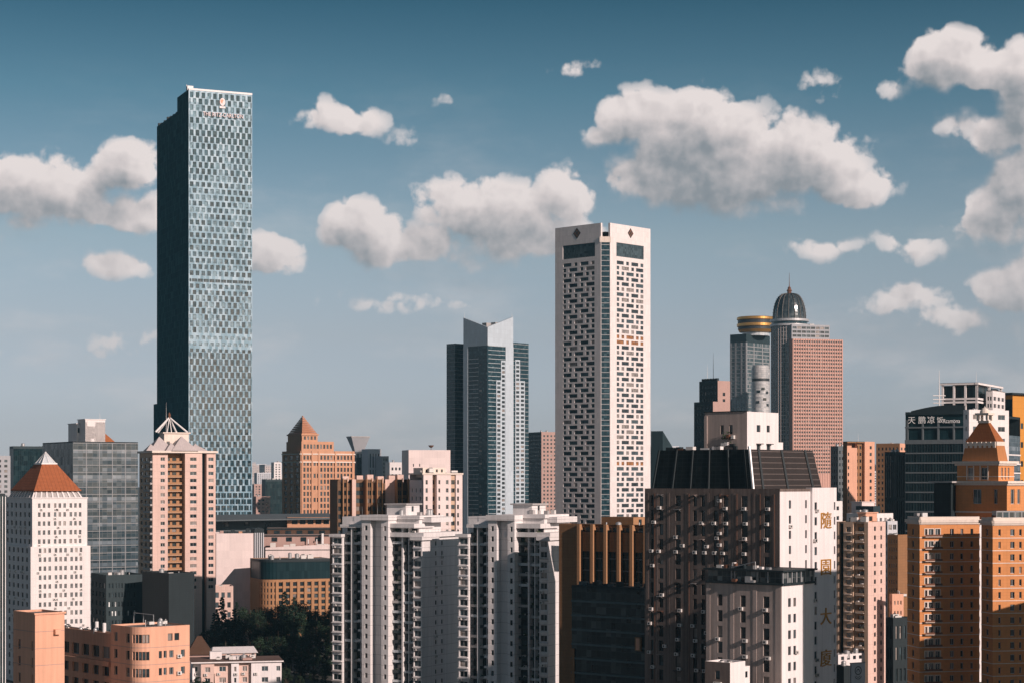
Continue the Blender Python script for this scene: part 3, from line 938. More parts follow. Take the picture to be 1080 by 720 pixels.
# ------------------------------------------------------------------ glass tower with the notched crown
def notch_tower():
    bx = Bx(489, 514, 541, 362, 1500, 45)
    b = B('skyscraper', 'teal glass tower with a white V-notched crown and two lower wings', SKY, bx.C)
    wl = MB(); gl = MB()
    zc = {}
    ztopL, ztopR, zval = Z(333, 1500), Z(332, 1500), Z(345, 1500)
    zb = Z(364, 1500)
    for fr, W, side in ((bx.R, bx.w, 0), (bx.L, bx.d, 1)):
        # crown: the parapet falls from the outer corner to the near one
        hi, lo = (ztopR, zval) if side == 0 else (ztopL, zval)
        z_at0, z_at1 = (lo, hi) if side == 0 else (hi, lo)
        wl.face([fr.P(0, zb, .3), fr.P(W, zb, .3), fr.P(W, z_at1, .3), fr.P(0, z_at0, .3)], 0, [(0, zb), (W, zb), (W, z_at1), (0, z_at0)])
        wl.face([fr.P(W, zb, -1.2), fr.P(0, zb, -1.2), fr.P(0, z_at0, -1.2), fr.P(W, z_at1, -1.2)], 0)
        wl.face([fr.P(0, z_at0, .3), fr.P(W, z_at1, .3), fr.P(W, z_at1, -1.2), fr.P(0, z_at0, -1.2)], 0)
        wl.flat(fr, 0, W, -1.2, .3, zb, 0, False)
        gl.rect(fr, 0, W, 0, zb, 0)
        if side == 0:
            wl.box(fr, W - 8.5, W + .3, -1, .3, 0, zb, 0)
            # stepped white grids on the lit side
            for (pa, pb, yt) in ((528, 532.6, 379), (523, 528, 400)):
                ua, ub = fr.u(pa), min(fr.u(pb), W - 8.5)
                rows = [(z0, z1, cols(ua + .3, ub - .1, 1, .74)) for z0, z1 in rows_down(fr.z(yt), fr.z(556), 3.4, 2.1)]
                facade(b, wl, fr, ub, 0, fr.z(yt), rows, 0, .4, 'office', u0=ua, w=.6)
                wl.quadw(fr, ua, 0, .6, 0, fr.z(yt)); wl.quadw(fr, ub, .6, 0, 0, fr.z(yt)); wl.flat(fr, ua, ub, 0, .6, fr.z(yt))
            z = zb
            while z > Z(556, 1500):
                gl.box(fr, 1, W - 8.5, 0, .15, z - .35, z, 1); z -= 3.4
        else:
            wl.box(fr, -.3, 5.0, -1, .3, 0, zb, 0)
            z = zb - 10
            while z > Z(556, 1500):
                gl.box(fr, 6, W * .62, 0, .15, z - .3, z, 1)
                if random.random() < .85: b.window(fr, fr.u(505.5), fr.u(508.3), z - 2.4, z - .9, -.2, 'lit')
                z -= 3.4
    z = zb
    b.part('white_frame', wl, 'white_cool')
    b.part('curtain_wall', gl, ['glass_blue', 'glass_silver'])
    # wings
    for (xl, xc, xr, yt, D, w_) in ((471, 480, 500, 362, 1530, None), (530, 541.5, 557.5, 361, 1535, None)):
        q = Bx(xl, xc, xr, yt, D, 45, sil=False)
        SIL.append((xl, xr, yt, D))
        gq = MB(); wq = MB()
        gq.rect(q.R, 0, q.w, 0, q.z1, 0); gq.rect(q.L, 0, q.d, 0, q.z1, 0); shell(gq, q, 0, q.z1); gq.flat(q.R, 0, q.w, -q.d, 0, q.z1, 1)
        z = q.z1 - 1
        while z > Z(556, D):
            for fr, W in ((q.R, q.w), (q.L, q.d)):
                gq.box(fr, 0, W, 0, .14, z - .4, z, 2)
            z -= 3.4
        b.part('wing', gq, ['glass_blue', 'roof', 'frame_m'])
        if xl == 530:
            for (pa, pb, yy) in ((543, 548, 379), (548, 553, 401)):
                ua, ub = q.R.u(pa), q.R.u(pb)
                rows = [(z0, z1, cols(ua + .2, ub - .2, 1, .72)) for z0, z1 in rows_down(q.R.z(yy), q.R.z(556), 3.4, 2.1)]
                facade(b, wq, q.R, ub, 0, q.R.z(yy), rows, 0, .4, 'office', u0=ua, w=.6)
                wq.quadw(q.R, ua, 0, .6, 0, q.R.z(yy)); wq.quadw(q.R, ub, .6, 0, 0, q.R.z(yy)); wq.flat(q.R, ua, ub, 0, .6, q.R.z(yy))
            b.part('white_grid', wq, 'white_cool')
    rf = MB()
    rf.flat(bx.R, 1, bx.w - 1, -bx.d + 1, -1, Z(350, 1500))
    shell(rf, bx, 0, Z(350, 1500))
    b.part('roof', rf, 'roof')
    for u, h in ((.35, 4), (.55, 3), (.7, 5)):
        mb = MB()
        mb.box(bx.R, bx.w * u, bx.w * u + 5, -bx.d * .6, -bx.d * .6 + 5, Z(350, 1500), Z(344, 1500) + h, 0)
        b.part('rooftop_unit', mb, 'concrete')
    for fr, u in ((bx.L, .6), (bx.R, bx.w - .6)):
        mast(b, fr.P(u, ztopL - .2, -.5), 5, .12)
M['white_cool'] = wall_mat('white_aluminium_panels', (.50, .575, .63), rough=.3, panel=(2.0, 3.4), line=.3, streak=.05, grime=.08)
notch_tower()


# ------------------------------------------------------------------ domed pink tower and its neighbours (right of centre)
def dome_tower():
    D = 1700
    bx = Bx(834.6, 836, 889, 357, D, 16, 14)
    b = B('domed_tower', 'pink grid tower with a dark ribbed glass dome and spire', SKY, bx.C)
    R, L = bx.R, bx.L
    mb = MB()
    cs = cols(.8, bx.w - .8, 20, .62)
    rows = [(a, c, cs) for a, c in rows_down(bx.z1, R.z(500), 3.25, 1.75, 3.2)]
    facade(b, mb, R, bx.w, 0, bx.z1, rows, 0, .5, 'office')
    for i in range(21):
        u = .8 + (bx.w - 1.6) * i / 20
        mb.box(R, u - .25, u + .25, 0, .3, R.z(520), bx.z1, 0)
    mb.rect(L, 0, bx.d, 0, bx.z1, 0); shell(mb, bx, 0, bx.z1)
    b.part('wall', mb, ['pinkgrid'])
    roof(b, bx, bx.z1, .8, 'roof', 'pinkgrid')
    # upper tier
    q = Bx(833.5, 835, 875, 342, D + 3, 16, 10, sil=False)
    mb = MB()
    rr = [(a, c, cols(.5, q.w - .5, 8, .86)) for a, c in rows_down(q.z1, bx.z1, 3.6, 2.2, 4)]
    facade(b, mb, q.R, q.w, bx.z1 - 1, q.z1, rr, 0, .4, 'office'); mb.rect(q.L, 0, q.d, bx.z1 - 1, q.z1, 0); shell(mb, q, bx.z1 - 1, q.z1)
    o = b.part('upper_tier', mb, ['greywall'])
    roof(b, q, q.z1, .8, 'roof', 'greywall')
    clutter(b, q, q.z1 - .8, 4, 5, 1.8)
    # round turret, drum, dome and spire
    c = Vector((X(832.5, D + 23), D + 23, 0)); r = 19.5 * D / FPX * .98
    zt = Z(343, D)
    mb = MB(); prof = [(r, 0), (r, zt)]
    mb.lathe(c, prof, 48, 0)
    z = zt - 2
    while z > Z(500, D):
        mb.lathe(c, [(r, z), (r + .25, z), (r + .25, z + .45), (r, z + .45)], 48, 1); z -= 3.4
    for i in range(40):
        a = 2 * math.pi * i / 40
        mb.tube((c.x + (r + .15) * math.cos(a), c.y + (r + .15) * math.sin(a), Z(520, D)), (c.x + (r + .15) * math.cos(a), c.y + (r + .15) * math.sin(a), zt), .24, n=4, mat=2, cap=False)
    b.part('turret', mb, ['glass_turret', 'frame_m', 'rib_pale'])
    mb = MB()
    for i in range(30):
        a = -math.pi + 2 * math.pi * i / 48
    zr = Z(335, D)
    mb.lathe(c, [(r, zt), (r + 1.4, zt + .5), (r + 1.4, zt + 2.2), (r, zt + 2.4), (r, zr - 2.2), (r + 1.4, zr - 2), (r + 1.4, zr), (r - 3, zr + .2)], 48, [0, 0, 0, 1, 0, 0, 0])
    b.part('drum', mb, ['silver_clad', 'glass_blue'])
    rd = 17.2 * D / FPX
    zd, za = zr, Z(307, D)
    prof = []
    for k in range(13):
        t = k / 12
        prof.append((max(rd * math.cos(t * math.pi / 2) ** .62, 1.3), zd + (za - zd) * math.sin(t * math.pi / 2)))
    mb = MB(); mb.lathe(c, prof + [(0, za)], 32, 0)
    dm = b.part('dome', mb, ['glass_dome'])
    for i in range(16):
        a = 2 * math.pi * (i + .5) / 16
        rb = MB()
        e = [Vector((c.x + (rr_ + .25) * math.cos(a), c.y + (rr_ + .25) * math.sin(a), zz)) for rr_, zz in prof]
        for p, q_ in zip(e[:-1], e[1:]): rb.tube(p, q_, .32, n=5, cap=False)
        for p in e[1:-2]: rb.tube(p, p + Vector((math.cos(a), math.sin(a), .4)) * 1.0, .3, .1, 4)
        b.part('rib', rb, ['frame_dome'], dm)
    mb = MB()
    mb.lathe(c, [(1.9, za - .4), (1.9, za + 2), (2.6, za + 2.3), (1.3, za + 4.5), (1.6, za + 5), (.4, za + 6.5), (.25, Z(295, D)), (.12, Z(285, D)), (0, Z(285, D))], 12, 0)
    b.part('spire', mb, ['rust'])
M['glass_turret'] = glass_wall_mat('turret_glass', [(0, (.015, .03, .035)), (.6, (.04, .06, .065)), (1, (.14, .15, .155))], 2.6, 3.4, .15, .8, .05, (.06, .08, .085), .2)
M['glass_dome'] = glass_wall_mat('dome_glass', [(0, (.02, .03, .035)), (1, (.07, .085, .09))], 2.0, 2.0, .2, .8, .05)
M['rib_pale'] = plain_mat('pale_rib', (.42, .36, .34), .5)
M['far_glass'] = glass_wall_mat('far_block_facade', [(0, (.10, .10, .11)), (1, (.30, .29, .29))], 4.0, 3.6, .4, .3, .0, (.50, .44, .42), 1.9)
M['frame_dome'] = plain_mat('bronze_rib', (.12, .11, .10), .5, .2)
M['silver_clad'] = plain_mat('silver_cladding', (.50, .50, .51), .4, .3)
dome_tower()

def ring_tower():
    D = 1800
    bx = Bx(770, 787, 812, 352, D, 50)
    b = B('glass_tower', 'silver grey glass tower with a golden revolving ring on its roof', SKY, bx.C)
    mb = MB(); gl = MB()
    for fr, W in ((bx.R, bx.w), (bx.L, bx.d)):
        gl.rect(fr, 0, W, 0, bx.z1 - 8, 0)
        mb.rect(fr, 0, W, bx.z1 - 8, bx.z1, 0)
        z = bx.z1 - 12
        while z > Z(490, D):
            gl.box(fr, 0, W, 0, .2, z, z + .7, 1); z -= 3.6
        for k in (0, .3, .66, 1):
            u = min(k * W, W - 1.4)
            gl.box(fr, u, u + 1.4, 0, .3, Z(495, D), bx.z1 - 8, 1)
        rows = [(bx.z1 - 6.2, bx.z1 - 3.2, cols(1, W - 1, 6, .8))]
    shell(mb, bx, 0, bx.z1)
    b.part('wall', mb, ['darkwall']); b.part('curtain_wall', gl, ['glass_mix', 'frame_m'])
    roof(b, bx, bx.z1, .8, 'roof', 'darkwall')
    c = Vector((X(797, D + 18), D + 18, 0)); r = 20 * D / FPX
    mb = MB()
    mb.lathe(c, [(r * .72, bx.z1 - 1), (r * .72, Z(349, D))], 32, 0)
    b.part('ring_column', mb, ['glass_silver'])
    z0, z1 = Z(350, D), Z(333, D); h = z1 - z0
    mb = MB()
    mb.lathe(c, [(r * .6, z0), (r * .86, z0 + h * .06), (r * .94, z0 + h * .22), (r * .94, z0 + h * .38), (r, z0 + h * .42), (r, z0 + h * .58), (r * .95, z0 + h * .60), (r * .95, z0 + h * .80), (r, z0 + h * .84), (r, z0 + h * .97), (r * .96, z1), (0, z1 + .5)], 48,
             [0, 0, 1, 0, 0, 0, 1, 0, 0, 0, 2])
    b.part('ring', mb, ['gold', 'dark_metal', 'roof'])
M['glass_mix'] = glass_wall_mat('mottled_glass', [(0, (.02, .045, .05)), (.45, (.05, .08, .085)), (.75, (.16, .19, .20)), (1, (.38, .38, .37))], 2.4, 3.6, .15, .8, .06, (.10, .13, .135), .3, big=.35)
ring_tower()

def silver_cylinder():
    D = 1500
    c = Vector((X(802, D), D, 0)); r = 9.5 * D / FPX
    b = B('round_tower', 'short silver cylinder tower with a stepped top beside the golden ring tower', BL, c)
    zt = Z(386, D)
    mb = MB()
    prof = [(r, 0), (r, Z(402, D)), (r * .97, Z(402, D)), (r * .97, Z(399, D)), (r, Z(399, D)), (r, Z(389, D)), (r * .93, Z(388.5, D)), (r * .93, zt), (r * .8, zt + .8), (0, zt + 1)]
    mb.lathe(c, prof, 40, [0, 2, 1, 2, 0, 2, 0, 2, 2])
    z = Z(405, D)
    while z > Z(470, D):
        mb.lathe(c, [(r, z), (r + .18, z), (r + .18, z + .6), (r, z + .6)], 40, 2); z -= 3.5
    b.part('wall', mb, ['silver_skin', 'dark_metal', 'silver_clad'])
    for i, (a, py) in enumerate([(-1.9, 413), (-1.4, 410), (-2.0, 424), (-1.2, 421), (-.9, 414), (-.8, 427)]):
        f = Fr((c.x + r * math.cos(a) , c.y + r * math.sin(a)), a + math.pi / 2)
        w = MB(); w.box(f, -1.3, 1.3, -.6, .25, Z(py, D) - 1, Z(py, D) + 1, 0)
        b.part('window', w, ['pane_dark'])
    SIL.append((793, 811, 386, D))
M['silver_skin'] = glass_wall_mat('silver_panel_skin', [(0, (.36, .38, .39)), (.5, (.48, .48, .48)), (1, (.58, .57, .56))], 2.2, 1.75, .35, .6, .03, (.25, .26, .27), .14)
silver_cylinder()

def dark_stack():
    D = 1000
    bx = Bx(732, 760.5, 770, 401, D, 40)
    b = B('stepped_tower', 'dark stepped tower with thin antennas behind the white rooftop block', TW, bx.C)
    mb = MB()
    zs = Z(423, D)
    s1 = Bx(732, 752, 770, 423, D - 8, 40, sil=False)
    u1 = Bx(737.5, 757, 770, 401, D, 40, sil=False)
    for q, z0, z1 in ((s1, 0, s1.z1), (u1, zs - 1, u1.z1)):
        facade(b, mb, q.L, q.d, z0, z1, [(a, c, cols(1, q.d - 1, 5, .5)) for a, c in rows_down(z1, max(z0, Z(480, D)), 3.4, 1.7, 4)], 0, .3, 'old')
        facade(b, mb, q.R, q.w, z0, z1, [(a, c, cols(q.w * .3, q.w * .7, 1, .5)) for a, c in rows_down(z1, max(z0, Z(480, D)), 3.4, 1.8, 8)], 1, .3, 'old')
        shell(mb, q, z0, z1, 0)
        mb.flat(q.R, 0, q.w, -q.d, 0, z1, 0)
    b.part('wall', mb, ['darkwall', 'brownpink'])
    for k in range(6):
        r = MB(); u = u1.d * (.1 + .15 * k)
        r.box(u1.L, u, u + 1.0, -2, -.4, u1.z1, u1.z1 + 1.4, 0); b.part('rooftop_unit', r, ['charcoal'])
    mast(b, u1.L.P(u1.d * .62, u1.z1, -2), 15, .16, 'dark_metal', 0)
    mast(b, u1.L.P(u1.d * .30, u1.z1, -2), 9, .12)
dark_stack()

# ------------------------------------------------------------------ left half, middle distance
def orange_pyramid_tower():
    D = 1300
    bx = Bx(297.5, 317, 374, 475, D, 30)
    b = B('office_tower', 'orange stone tower topped by a stepped copper pyramid', TW, bx.C)
    mb = MB(); R, L = bx.R, bx.L
    cs = cols(1.6, bx.w - 1.2, 15, .58)
    rows = []
    for i, (a, c) in enumerate(rows_down(bx.z1, R.z(570), 4.15, 2.9, 6)):
        rows.append((a, c, [q for k, q in enumerate(cs) if not (3 <= k <= 4)] if i % 2 else cs))
    facade(b, mb, R, bx.w, 0, bx.z1, rows, 0, .5, 'office')
    cl = cols(1, bx.d - 1, 3, .55)
    facade(b, mb, L, bx.d, 0, bx.z1, [(a, c, cl) for a, c in rows_down(bx.z1, L.z(570), 4.15, 2.9, 6)], 1, .4, 'old')
    for zz in (bx.z1 - 2.5, bx.z1 - 8):
        mb.box(R, 0, bx.w + .5, 0, .5, zz, zz + .8, 2); mb.box(L, 0, bx.d, 0, .5, zz, zz + .8, 2)
    for k in (0, 2.85, 4.85, 9.8, 15):
        u = 1.2 + (bx.w - 2.8) * k / 15
        mb.box(R, u - .5, u + .5, 0, .55, 0, bx.z1, 0)
    shell(mb, bx, 0, bx.z1)
    b.part('wall', mb, ['tan', 'tan_dark', 'cream'])
    roof(b, bx, bx.z1, 1, 'roof', 'tan')
    q = Bx(302, 318, 352, 465, D + 4, 30, sil=False)
    mb = MB()
    facade(b, mb, q.R, q.w, bx.z1 - 1, q.z1, [(q.z1 - 5, q.z1 - 2, cols(1, q.w - 1, 9, .6))], 0, .4, 'office'); mb.rect(q.L, 0, q.d, bx.z1 - 1, q.z1, 1); shell(mb, q, bx.z1 - 1, q.z1); mb.flat(q.R, 0, q.w, -q.d, 0, q.z1)
    b.part('upper_tier', mb, ['tan', 'tan_dark'])
    s = Bx(303.5, 318.5, 335, 457, D + 5, 30, sil=False)
    mb = MB()
    ca = cols(.8, s.w - .8, 4, .6)
    facade(b, mb, s.R, s.w, q.z1, s.z1, [(q.z1 + 1.2, s.z1 - 1.6, ca)], 0, .4, 'office'); mb.rect(s.L, 0, s.d, q.z1, s.z1, 1); shell(mb, s, q.z1, s.z1)
    mb.box(s.R, -.6, s.w + .6, -s.d - .6, .6, s.z1 - 1, s.z1, 0)
    b.part('spire_block', mb, ['tan', 'tan_dark'])
    mb = MB()
    n = 9
    za, h = s.z1, (Z(436.5, D) - s.z1)
    for i in range(n):
        t0, t1 = i / n, (i + 1) / n
        e0, e1 = t0 * .5, t1 * .5
        mb.frustum(s.R, (s.w * e0, s.w * (1 - e0), -s.d * (1 - e0), -s.d * e0), za + h * t0, (s.w * e1 * .98 + .02, s.w * (1 - e1 * .98) - .02, -s.d * (1 - e1 * .98), -s.d * e1 * .98), za + h * t1 - .25, 0)
    b.part('pyramid_roof', mb, ['copper'])
M['tan_dark'] = M['tan']
M['copper'] = wall_mat('copper_pyramid', (.52, .24, .14), rough=.55, streak=.15, grime=.2)
orange_pyramid_tower()

def funnel_tower():
    D = 1700
    c = Vector((X(380, D), D, 0))
    b = B('funnel_tower', 'grey tower whose top flares into a funnel, behind the orange tower', TW, c)
    mb = MB()
    f = Fr((c.x, c.y), R_(20))
    s = D / FPX
    mb.box(f, -5.5 * s, 3.2 * s, -8 * s, 0, 0, Z(477, D), 0)
    mb.frustum(f, (-5.5 * s, 3.2 * s, -8 * s, 0), Z(477, D), (-11 * s, 8.5 * s, -14 * s, 6 * s), Z(461, D), 0)
    mb.box(f, -11.4 * s, 8.9 * s, -14.4 * s, 6.4 * s, Z(461, D), Z(459.7, D), 1)
    b.part('stem', mb, ['greywall', 'concrete'])
    g = MB()
    for k in (-3.2, .6):
        g.box(f, k * s, (k + 1.3) * s, 0, .4, Z(560, D), Z(478, D), 0)
    b.part('glass_strip', g, ['glass_blue'])
    SIL.append((369, 390, 461, D))
    q = Bx(374, 376, 385, 482, D - 40, 15, 20)
    simple('glass_block', 'small dark block at the foot of the funnel tower', BL, q, 'darkwall', ('win', 3, .6, 3.5, .6, 'old', 1, 1, 4))
    q = Bx(385, 388, 402, 473, D - 60, 20, 20)
    simple('office_block', 'pale grey office slab with dark stripes right of the funnel tower', BL, q, 'greywall_l', ('win', 4, .35, 14, .86, 'dark', 1, 1, 16))
    q = Bx(400, 403, 410, 480.5, D - 80, 20, 20)
    simple('office_block', 'narrow dark office slab beside the pale grey striped one', BL, q, 'greywall', ('win', 3, .6, 3.5, .6, 'dark', 1, 1, 4))
M['greywall_l'] = wall_mat('pale_grey_wall', (.56, .57, .60), streak=.1, grime=.1)
funnel_tower()

# far strips of the city behind everything
FAR = [
    (265, 268, 276, 510, 2600, 'brownpink', 'pinkish far block between the tall tower and a dark glass block'),
    (268, 271, 290, 498, 3300, 'greywall_l', 'tall thin pale far block fading into the haze'),
    (286, 289, 297, 487, 2800, 'white', 'white far block with grey stripes next to the orange tower'),
    (276, 280, 299, 505, 1900, 'darkwall', 'dark teal glass block left of the orange tower'),
    (266, 270, 285, 523, 1800, 'brownpink', 'low brick block at the foot of the tall tower'),
    (10, 14, 45, 470, 1500, 'darkwall', 'long dark block with a flat roof behind the red pyramid roof'),
    (35, 38, 50, 472, 1560, 'brownpink', 'small pinkish block beside the long dark one'),
    (-20, -12, 11, 480, 1300, 'greywall', 'grey block at the left edge behind the pyramid building'),
    (555, 571, 588, 455, 1700, 'brownpink', 'dusty pink slab with a dark striped side right of the notched tower'),
    (686, 704, 716, 470, 2300, 'greywall_l', 'pale low block far behind the white tower'),
    (888, 891, 930, 496, 2600, 'greywall_l', 'pale far block seen between the right hand towers'),
    (405, 410, 440, 497, 2400, 'white', 'white far block behind the striped brown tower'),
]
rgf = random.Random(9)
for px in (-4, 8, 24, 40, 264, 274, 283, 293, 404, 418, 548, 566, 584, 690, 704, 718, 732, 884, 900, 926, 940):
    D = int(rgf.uniform(3000, 4600))
    q = Bx(px - rgf.uniform(6, 10), px - rgf.uniform(1, 4), px + rgf.uniform(5, 10), rgf.uniform(483, 500), D, 25)
    simple('office_block', 'tiny far off block of the city fading into the haze', BL, q, rgf.choice(['greywall_l', 'brownpink', 'white', 'greywall']), ('glass', 'far_glass', 3), ('glass', 'far_glass', 3), group='far off blocks in the haze')
for (xl, xc, xr, yt, D, wl, lab) in FAR:
    q = Bx(xl, xc, xr, yt, D, 25)
    nR = max(2, int(q.w / 4)); nL = max(2, int(q.d / 4))
    if wl == 'darkwall':
        simple('office_block', lab, BL, q, 'darkwall', ('glass', 'glass_office', 2), ('glass', 'glass_teal', 2), group='background blocks', clut=3, seed=D, big=1.5)
    else:
        simple('office_block', lab, BL, q, wl, ('win', nR, .5, 3.5, .5, 'dark', 1, 1, 4.5), ('win', nL, .5, 3.5, .5, 'dark', 1, 1, 4.5), group='background blocks', clut=2, seed=D, big=1.5, lwall='charcoal' if xl == 555 else None)

# glass office with the white penthouse
q = Bx(45, 77, 145.5, 465, 900, 32)
b = simple('glass_office', 'grey glass office block with a white rooftop house and a dark left flank', BL, q, 'charcoal', ('glass', 'glass_grey', .6), ('glass', 'glass_office', .6), par=.8, clut=5, seed=4)
mb = MB(); R = q.R
z = q.z1 - .6
while z > Z(620, 900):
    mb.box(R, 0, q.w, 0, .12, z - .25, z, 0); z -= 3.5
for k in range(1, 5): mb.box(R, q.w * k / 5 - .15, q.w * k / 5 + .15, 0, .16, Z(640, 900), q.z1 - .6, 0)
b.part('mullion', mb, ['frame_m'])
p = Bx(72, 83, 111, 441, 905, 32, sil=False)
def penthouse(b, xl, xc, xr, yt, D, th, zb, wall='white', wins=(), roofm='roof'):
    p = Bx(xl, xc, xr, yt, D, th, sil=False)
    mb = MB()
    facade(b, mb, p.R, p.w, zb, p.z1, [(p.z1 - (1 - b_) * (p.z1 - zb), p.z1 - (1 - d_) * (p.z1 - zb), [(a * p.w, c * p.w)]) for a, b_, c, d_ in wins], 0, .3, 'old')
    mb.rect(p.L, 0, p.d, zb, p.z1, 0); shell(mb, p, zb, p.z1)
    mb.flat(p.R, -.3, p.w + .3, -p.d - .3, .3, p.z1 + .35, 1); mb.flat(p.R, -.3, p.w + .3, -p.d - .3, .3, p.z1, 1, False)
    mb.rect(p.R, -.3, p.w + .3, p.z1, p.z1 + .35, 1, .3); mb.rect(p.L, -.3, p.d + .3, p.z1, p.z1 + .35, 1, .3); mb.quadw(p.R, p.w + .3, .3, -p.d - .3, p.z1, p.z1 + .35, 1)
    b.part('rooftop_house', mb, [wall, wall])
    return p
penthouse(b, 72, 81, 100, 446.5, 912, 32, q.z1 - .8, 'white', [(.05, .55, .25, .8)])
p = penthouse(b, 82, 90, 111, 442, 906, 32, q.z1 - .8, 'white', [(.1, .72, .5, .9), (.3, .08, .45, .2)])
mb = MB(); mb.tube(R.P(q.w * .28, Z(453, 900), -4), R.P(q.w * .52, Z(463, 900), -4), .25, n=6)
b.part('pipe', mb, ['dark_metal'])
mb = MB(); mb.frustum(R, (q.w * .5, q.w * .72, -9, -4), q.z1 - .8, (q.w * .5, q.w * .52, -9, -4), Z(455, 900), 0)
b.part('stair_cover', mb, ['roof_maroon'])
mast(b, p.R.P(p.w * .8, p.z1, -2), 4, .08)

# dark glass office at the right with the rooftop sign
def sign_office():
    D = 760
    q = Bx(955, 1022, 1076, 433, D, 62)
    b = B('glass_office', 'dark teal glass office carrying a white hand-lettered rooftop sign', BL, q.C)
    L, R = q.L, q.R
    gl, mb = MB(), MB()
    zt = q.z1
    zs = L.z(464, q.d * .5)
    gl.rect(L, 0, q.d, 0, zs, 0); gl.rect(R, 0, q.w, 0, R.z(455), 3)
    gl.rect(L, 0, q.d, zs, zt, 1, -.6)
    z = zs
    mb.box(L, -.2, q.d + .2, -.6, .35, zs - 1.4, zs + .3, 0)
    z = zs - 5.4
    k = 0
    while z > Z(640, D):
        mb.box(L, 0, q.d, 0, .3, z, z + .55, 0); mb.box(R, 0, q.w, 0, .3, z, z + .6, 1); z -= 3.95
    for k in range(24):
        u = q.d * k / 23.0
        mb.box(L, u - .09, u + .09, 0, .2, Z(640, D), zs - 1.4, 2)
    for k in range(5):
        u = .4 + (q.d - 1.2) * k / 3.9
        if u < q.d: mb.box(L, u, u + .7, -.6, .1, zs + .3, zs + 8.4, 0)
    mb.box(L, -.2, q.d, -.6, .15, zs + 5.0, zs + 5.6, 0)
    mb.box(L, 0, q.d, -.6, .2, zt - 1.2, zt, 2)
    shell(gl, q, 0, zt, 2)
    b.part('curtain_wall', gl, ['glass_office', 'glass_teal', 'charcoal', 'glass_grey'])
    b.part('spandrel', mb, ['greywall_d', 'white', 'charcoal'], kind='stuff')
    roof(b, q, zt, 1.0, 'roof', 'charcoal')
    # curved roof canopy behind the sign
    cn = MB()
    for i in range(10):
        a0, a1 = i / 10, (i + 1) / 10
        h = lambda a: zt + 2.6 * math.sin(math.pi * min(1, a * .62 + .05))
        u0, u1 = 2 + a0 * q.d * .85, 2 + a1 * q.d * .85
        cn.face([L.P(u0, zt - .5, -1), L.P(u1, zt - .5, -1), L.P(u1, h(a1), -1), L.P(u0, h(a0), -1)], 0)
        cn.face([L.P(u0, h(a0), -1), L.P(u1, h(a1), -1), L.P(u1, h(a1), -9), L.P(u0, h(a0), -9)], 0)
    b.part('roof_canopy', cn, ['charcoal'])
    zz = L.z(443, q.d * .3)
    for px, ch, s_ in ((961.5, '天', 3.2), (972.5, '鹏', 3.2), (982, '凉', 3.2), (991.5, '饭', 2.6)):
        lettering(b, ch, L, L.u(px), zz, s_, 'sign_white', .1)
    lettering(b, 'Rcamona', L, L.u(1003.5), zz - .4, 2.4, 'sign_white', .1, shear=.3, sx=.78)
    mast(b, L.P(L.u(988.5), zt, -3), Z(389, D) - zt, .28, 'white_metal', 4)
    # white frame structure on the roof behind
    fs = Bx(993, 1031, 1057, 403, D + 30, 62, sil=False)
    m2, m3 = MB(), MB()
    zb = zt - 1
    for fr, W, n in ((fs.L, fs.d, 3), (fs.R, fs.w, 2)):
        for k in range(n + 1):
            u = (W - .8) * k / n
            m2.box(fr, u, u + .8, -.9, 0, zb, fs.z1, 0)
        for t in (1.0, .55, .45, .18):
            zz = zb + (fs.z1 - zb) * t
            m2.box(fr, -.5 if t == 1 else 0, W + (.5 if t == 1 else 0), -.9, .35 if t == 1 else .05, zz - .8, zz, 0)
        m3.rect(fr, 0, W, zb, fs.z1 - 1, 0, -1.6)
    m2.flat(fs.R, -.5, fs.w + .5, -fs.d - .5, .35, fs.z1 + .05, 0)
    b.part('roof_frame', m2, ['white'])
    b.part('roof_glazing', m3, ['glass_office'])
    mast(b, fs.L.P(fs.d * .95, fs.z1, -1), 5, .08)
    s2 = Bx(1040, 1047, 1060, 411, D + 36, 62, sil=False)
    m4 = MB()
    facade(b, m4, s2.R, s2.w, zb, s2.z1, [(zb + 3 * k + .8, zb + 3 * k + 2.4, cols(.4, s2.w - .4, 3, .66)) for k in range(int((s2.z1 - zb) / 3))], 0, .4, 'old')
    facade(b, m4, s2.L, s2.d, zb, s2.z1, [(zb + 3 * k + .8, zb + 3 * k + 2.4, cols(.3, s2.d - .3, 2, .66)) for k in range(int((s2.z1 - zb) / 3))], 0, .4, 'old')
    shell(m4, s2, zb, s2.z1); m4.flat(s2.R, -.4, s2.w + .4, -s2.d - .4, .4, s2.z1)
    b.part('stair_tower', m4, ['white'])
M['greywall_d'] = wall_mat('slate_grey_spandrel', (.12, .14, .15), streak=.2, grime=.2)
M['sign_white'] = plain_mat('white_sign_letters', (.85, .84, .82), .5)
sign_office()
q = Bx(1016, 1022, 1064, 431.5, 700, 30)
simple('white_block', 'white block with small paired windows behind the maroon pyramid roof', BL, q, 'white', ('win', 3, .56, 4.4, .42, 'res', .6, .6, 3.6), ('win', 1, .5, 4.4, .42, 'res', .6, .6, 3.6), clut=4, seed=8)
q = Bx(1056, 1068, 1096, 416, 900, 40)
b = simple('orange_block', 'bright orange block with a dark flank at the right edge of the skyline', BL, q, 'orange_panel', ('win', 3, .4, 9, .3, 'old', 5, 2, 16), ('glass', 'glass_teal', 2), clut=3, seed=10)
mb = MB(); mb.box(q.R, -2.5, q.w + 1, -q.d, 1.5, q.z1 + .1, q.z1 + 1.0, 0); b.part('roof_slab', mb, ['charcoal'])


